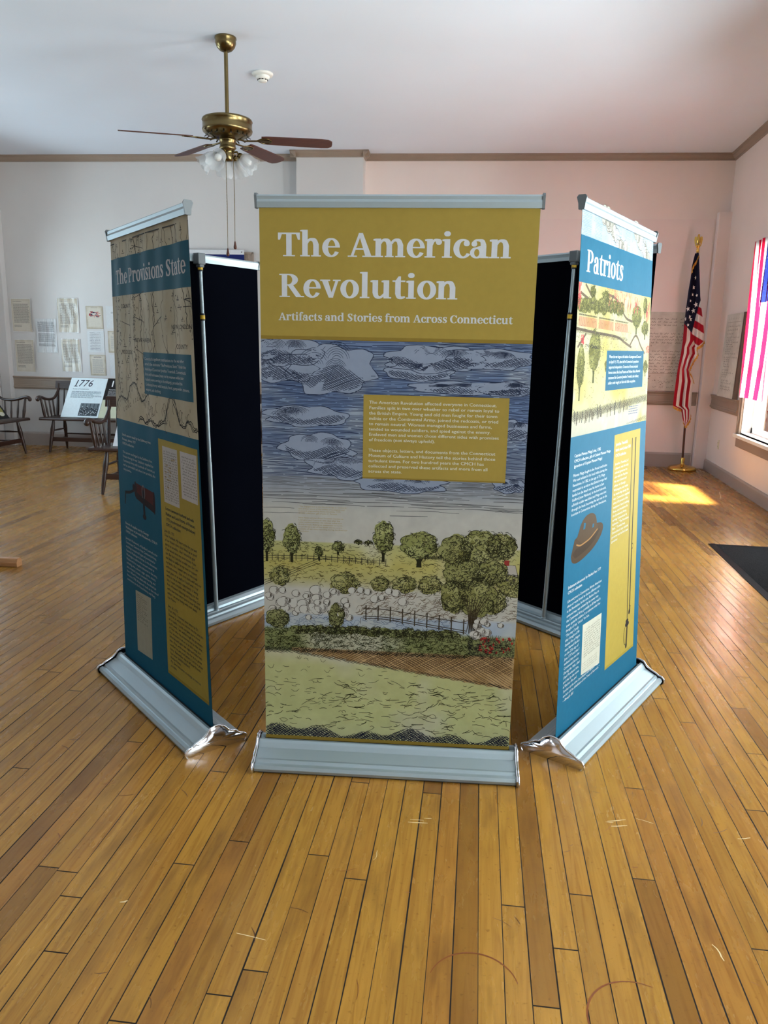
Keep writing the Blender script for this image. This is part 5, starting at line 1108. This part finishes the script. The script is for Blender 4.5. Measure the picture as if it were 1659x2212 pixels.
# ------------------------------------------------------------------ flag on its pole
def pole_flag():
    bx, by = 2.285, 10.86
    r = thing('flag_stand', 'brass-based pole with a gold-fringed American flag in the right corner', 'flag', (bx, by, 0))
    az = math.atan2(bx, by); X = Vector((math.cos(az), -math.sin(az), 0)); N = Vector((-math.sin(az), -math.cos(az), 0))     # X to the right, N to the room
    m = MB(); m.lathe([(0,0),(.182,0),(.188,.012),(.184,.030),(.165,.046),(.10,.062),(.040,.072),(.028,.082),(.024,.10),(.026,.16),(.022,.168),(0,.168)], n=48); m.build('stand_base', M_GOLD, r)
    lean = (Vector((0,0,1))-X*.027).normalized()
    P = lambda z: lean*(z/lean.z)
    m = MB(); m.tube([P(.15), P(1.0), P(2.82)], .0145, 16); m.build('pole', M_POLE, r)
    m = MB(); t = P(2.80); m.lathe([(0,0),(.018,.0),(.018,.05),(.014,.055),(.022,.066),(.030,.082),(.030,.090),(.020,.104),(.010,.110),(0,.110)], t, 20, 0, lean)
    b = t+lean*.15; m.tube([b-lean*.05, b-lean*.01, b+lean*.035, b+lean*.062, b+lean*.072+X*.012], [.012,.022,.020,.012,.004], 12); m.ball(b+lean*.066, .012, m=0, n=10)
    for s in (-1, 1):
        pts = [(.008,.02),(.03,.05),(.046,.045),(.050,.01),(.042,-.04),(.032,-.072),(.024,-.04),(.014,-.01)]; v = [b+X*(s*a)+lean*q-N*(.012*a/.05) for a, q in pts]; v2 = [p-N*.006 for p in v]; k = len(pts)
        m.add(v+v2, [tuple(range(k)), tuple(range(2*k-1, k-1, -1))]+[(i, (i+1) % k, k+(i+1) % k, k+i) for i in range(k)])
    m.build('eagle_finial', M_GOLD, r)
    Lz = [(2.789,-.032),(2.626,-.061),(2.481,-.066),(2.333,-.082),(2.088,-.099),(1.918,-.108),(1.691,-.110),(1.521,-.124),(1.351,-.148),(1.181,-.162),(.993,-.174),(.86,-.182),(.81,-.068),(.69,-.037),(.596,.003)]
    Rz = [(2.789,.017),(2.554,.043),(2.258,.075),(2.126,.100),(1.88,.148),(1.71,.172),(1.616,.080),(1.54,.099),(1.455,.054),(1.333,.020),(1.257,.043),(1.181,.073),(1.011,.059),(.823,.064),(.69,.061),(.596,.009)]
    f_ = lambda T, z: float(np.interp(z, [q[0] for q in T[::-1]], [q[1] for q in T[::-1]]))
    K = .93
    RED, WHT, BLU = lin((172,24,44)), lin((232,222,218)), lin((24,24,48))
    nz, nu = 300, 84; V = []; C = []
    def fold(x, z): return .066+.030*math.sin(x*46+z*2.2)+.014*math.sin(x*88-z*3.1+1)
    for j in range(nz+1):
        z = 2.789-(2.789-.598)*j/nz; l, q = f_(Lz, z), f_(Rz, z)
        for i in range(nu+1):
            x = l+(q-l)*i/nu; u = i/nu; V.append(P(z)+X*(x*K)+N*fold(x, z))
            zc = float(np.interp(x, [-.15,-.108,0,.045,.081,.2], [1.93,1.918,1.80,2.05,2.20,2.45]))
            if z > zc: c = BLU
            elif x > -.012+.02*math.sin(z*9) and z > 1.60 and x > (1.80-z)*.35: c = WHT if int(math.floor((2.215-z-.55*(x-.08))/.094)) % 2 == 0 else RED
            else: c = RED if int(u*5.999) % 2 == 0 else WHT
            C.append(c)
    F = [(j*(nu+1)+i, (j+1)*(nu+1)+i, (j+1)*(nu+1)+i+1, j*(nu+1)+i+1) for j in range(nz) for i in range(nu)]
    for (x, z, s) in ((.0,2.49,.026),(-.02,2.37,.030),(-.028,2.28,.024),(.028,2.155,.040),(-.07,2.10,.034),(-.0,2.08,.036),(-.045,2.00,.034),(-.09,1.975,.030),(-.03,1.97,.034),(.03,2.27,.022),(-.048,2.20,.022),(-.055,1.90,.024)):
        b0 = len(V); c0 = P(z)+X*(x*K)+N*(fold(x, z)+.010)
        for k in range(10):
            rr = s*(1 if k % 2 == 0 else .42); an = PI/2+k*PI/5+.25; V.append(c0+X*(rr*.75*math.cos(an))+Vector((0,0,1))*(rr*math.sin(an))); C.append(lin((236,234,230)))
        V.append(c0); C.append(lin((236,234,230))); F += [(b0+k, b0+(k+1) % 10, b0+10) for k in range(10)]
    me = bpy.data.meshes.new('flag_cloth'); me.from_pydata([tuple(v) for v in V], [], F); me.materials.append(M_CLOTH)
    at = me.color_attributes.new('ink', 'FLOAT_COLOR', 'POINT'); at.data.foreach_set('color', np.column_stack([np.array(C), np.ones(len(C))]).astype(np.float32).ravel())
    me.polygons.foreach_set('use_smooth', [True]*len(F)); me.update(); cl = bpy.data.objects.new('flag_cloth', me); COL.objects.link(cl); cl.parent = r
    MF = mat('gold_fringe', (206,142,44), .55, 0, var=.25, scale=90)
    for path in ([(.02,2.77),(-.004,2.71),(-.045,2.64),(-.062,2.56)], [(.172,1.71),(.145,1.66),(.080,1.616),(.092,1.58),(.099,1.54),(.075,1.49),(.054,1.455),(.02,1.38),(.003,1.34)], [(.003,1.34),(.012,1.30),(.043,1.257),(.06,1.22),(.073,1.181)], [(-.182,.86),(-.13,.835),(-.068,.81)], [(-.040,.69),(-.02,.64),(.005,.600),(.03,.64),(.061,.69),(.064,.76)]):
        g = MB(); q = catmull(path, 6); n = len(q); vs = []
        for i, (x, z) in enumerate(q):
            w = .034*(1+.15*math.sin(i*2.1)); vs += [P(z)+X*(x*K)+N*(fold(x, z)+.006), P(z)+X*(x*K+.006*math.sin(i*1.7)+.008)+N*(fold(x, z)+.010)-Vector((0,0,w))]
        g.add(vs, [(2*i, 2*i+1, 2*i+3, 2*i+2) for i in range(n-1)], 0, True)
        g.build('gold_fringe', MF, cl)
    return r
pole_flag()

# flag hung across the right window, lit from outside
a = Art(); FW_, FH_ = .98, 1.70; RED, WHT, BLU = (190,22,52), (236,236,238), (34,44,104)
for k in range(13): a.rect(FW_*k/13, 0, FW_*(k+1)/13, FH_, RED if k % 2 == 0 else WHT, 0, .03)
a.rect(FW_*6/13, FH_*.60, FW_, FH_, BLU, 1.0, .03)
for q in range(9):
    for k in range(6 if q % 2 == 0 else 5):
        cx, cy = FW_*6/13+FW_*7/13*(q+1)/10, FH_*.60+FH_*.40*((k+.6)/6.2+(.08 if q % 2 else 0)); an = np.arange(10)*PI/5+PI/2; rr = np.where(np.arange(10) % 2 == 0, .016, .0065); a.poly(np.column_stack([cx+rr*np.cos(an), cy+rr*np.sin(an)]), WHT, 2.0)
def wf(X, Y, L):
    v = Y/FH_; y = 9.585-X*(1-.04*(1-v))-.13*(1-v)*(1-X/FW_)**2; return np.column_stack([XR-.075-.022*np.sin(X*26+1.3*np.sin(Y*2))*(.35+.65*(1-v))-L*.0008, y, 1.07+Y])
o = a.bake('window_flag', wf, M_SHEER); tag(o, 'American flag hung over the sunny right window, stripes running down', 'flag')
# blue flag over the door on the back wall
a = Art(); a.rect(0, 0, .92, 1.55, (28,40,104), 0, .05); a.rect(0, 1.49, .92, 1.55, (226,228,232), 1, .05); a.ell(.885, 1.522, .010, .007, (90,90,96), 2, 12)
o = wall_sheet('hanging_flag', a, 7.33, 1.255, .055, lambda X, Y: .010*np.sin(X*20)*(1-Y/1.7), M_CLOTH); tag(o, 'blue flag with white heading on the back wall, below the pull chains', 'flag')

# ------------------------------------------------------------------ manuscript panels
def parchment(w, h, kind):
    a = Art()
    def wash(x, y):
        n = fbm(x*5+3, y*5); m = fbm(x*24, y*24); c = np.array([230,224,214])+(n-.5)[:, None]*44+(m-.5)[:, None]*22
        if kind == 'order': c = c-np.clip(.18-np.abs(y-.26*1.04), 0, .01)[:, None]*300
        return lin(np.clip(c, 0, 255))
    a.wash([(0,0),(w,0),(w,h),(0,h)], 60, 60, wash, 0); ink = (60,48,40)
    if kind == 'order':
        y = h-.10
        for blk, n in ((0,4),(1,5),(2,9)):
            for k in range(n): a.scribble(.06+(.10 if k == 0 else 0), w-.05-(.5 if k == n-1 else 0), y, .021, .0044, ink, 1); y -= .040
            y -= .03
        a.scribble(w-.42, w-.25, y-.02, .03, .003, ink, 1); a.scribble(w-.5, w-.2, y-.09, .028, .003, ink, 1)
        a.stroke([(0,.235),(w*.5,.232),(w,.228)], .004, (150,130,104), 1, False)
        for k in range(26): a.ell(rng.uniform(.03,w-.03), rng.uniform(.02,.22), rng.uniform(.004,.014), rng.uniform(.002,.006), (120,106,88), 1, 8, .2)
    else:
        a.scribble(.08, w*.7, h-.07, .025, .003, (140,126,110), 1); a.stroke([(.06,h-.10),(w-.06,h-.10)], .003, (130,116,100), 1, False); y = h-.16
        a.stroke([(.07,h-.1),(.09,.05)], .002, (150,136,118), 1, False)
        while y > .07: a.scribble(.11, w*rng.uniform(.35,.9), y, .022, .0044, ink, 1); y -= rng.choice([.026,.03,.045])
    return a
pw, ph = 1.25, 1.035; art = parchment(pw, ph, 'order')
mb = MB(); o = wall_sheet('manuscript_panel', art, 1.55, 1.036, .039)
tag(o, 'large parchment manuscript panel on the back wall behind the pole flag', 'panel', 'enlarged manuscripts set on the chair rail')
fr = MB(); fr.obox(bk(1.55-pw/2, 1.036+ph/2, .029), BD, BN, (0,0,1), pw/2, .008, ph/2); fr.build('panel_backing', M_WHITE, o)
pw, ph = .80, 1.01; art = parchment(pw, ph, 'list')
def rwf(X, Y, L): return np.column_stack([XR-.045+.030*Y/ph-L*.0006, 10.655-X, 1.018+Y])
o = art.bake('manuscript_panel', rwf, M_PAPER); tag(o, 'narrow-looking manuscript list leaning on the right wall beside the window', 'panel', 'enlarged manuscripts set on the chair rail')
fr = MB()
for (ya, yb, d) in ((9.853, 9.868, .012), (9.828, 9.842, .006)): fr.add([(XR-.045-d, ya, 1.018),(XR-.045-d, yb, 1.018),(XR-.008, yb, 1.018),(XR-.008, ya, 1.018),(XR-.018-d, ya, 2.03),(XR-.018-d, yb, 2.03),(XR-.003, yb, 2.03),(XR-.003, ya, 2.03)], [(0,3,2,1),(4,5,6,7),(0,1,5,4),(1,2,6,5),(2,3,7,6),(3,0,4,7)])
fr.build('panel_edge', mat('dark_panel_edge', (92,80,72), .5), o)
# power outlet low on the right wall
r = thing('wall_outlet', 'ivory power outlet low on the right wall below the manuscript list', 'outlet', (XR, 10.47, .405))
m = MB(); m.box(-.006, -.037, -.060, 0, .037, .060); m.build('cover_plate', M_IVORY, r, bevel=.003)
for dz in (-.024, .024):
    m = MB(); m.lathe([(0,.004),(.015,.004),(.016,.0),(.016,-.001)], (-.006, 0, dz), 18, 0, (-1,0,0)); q = m.build('receptacle', M_IVORY, r)
    m = MB()
    for dy in (-.006, .006): m.box(-.0108, dy-.0012, dz-.003, -.0095, dy+.0012, dz+.006)
    m.build('slot', M_BLACKP, q)

# black ribbed door mat
r = thing('door_mat', 'black ribbed rubber mat on the floor at the right edge', 'mat', (1.69, 5.05, 0), math.radians(1.0))
MW, MH = .88, 1.57
m = MB(); m.sweep([(0,0),(.0,.003),(.05,.009),(.05,0)], (0,0,0), (0,MH,0), (1,0,0)); m.sweep([(0,0),(.0,.003),(.05,.009),(.05,0)], (MW,0,0), (MW,MH,0), (-1,0,0))
m.sweep([(0,0),(.0,.003),(.05,.009),(.05,0)], (0,0,0), (MW,0,0), (0,1,0)); m.sweep([(0,0),(.0,.003),(.05,.009),(.05,0)], (0,MH,0), (MW,MH,0), (0,-1,0)); m.build('mat_border', M_RUBBER, r)
m = MB(); m.box(.05,.05,.0,MW-.05,MH-.05,.005)
n = int((MH-.1)/.012)
for k in range(n): y = .05+k*.012; m.sweep([(0,.004),(.002,.010),(.006,.010),(.008,.004)], (.05,y,0), (MW-.05,y,0), (0,1,0), caps=False)
m.build('mat_field', M_RUBBER, r)
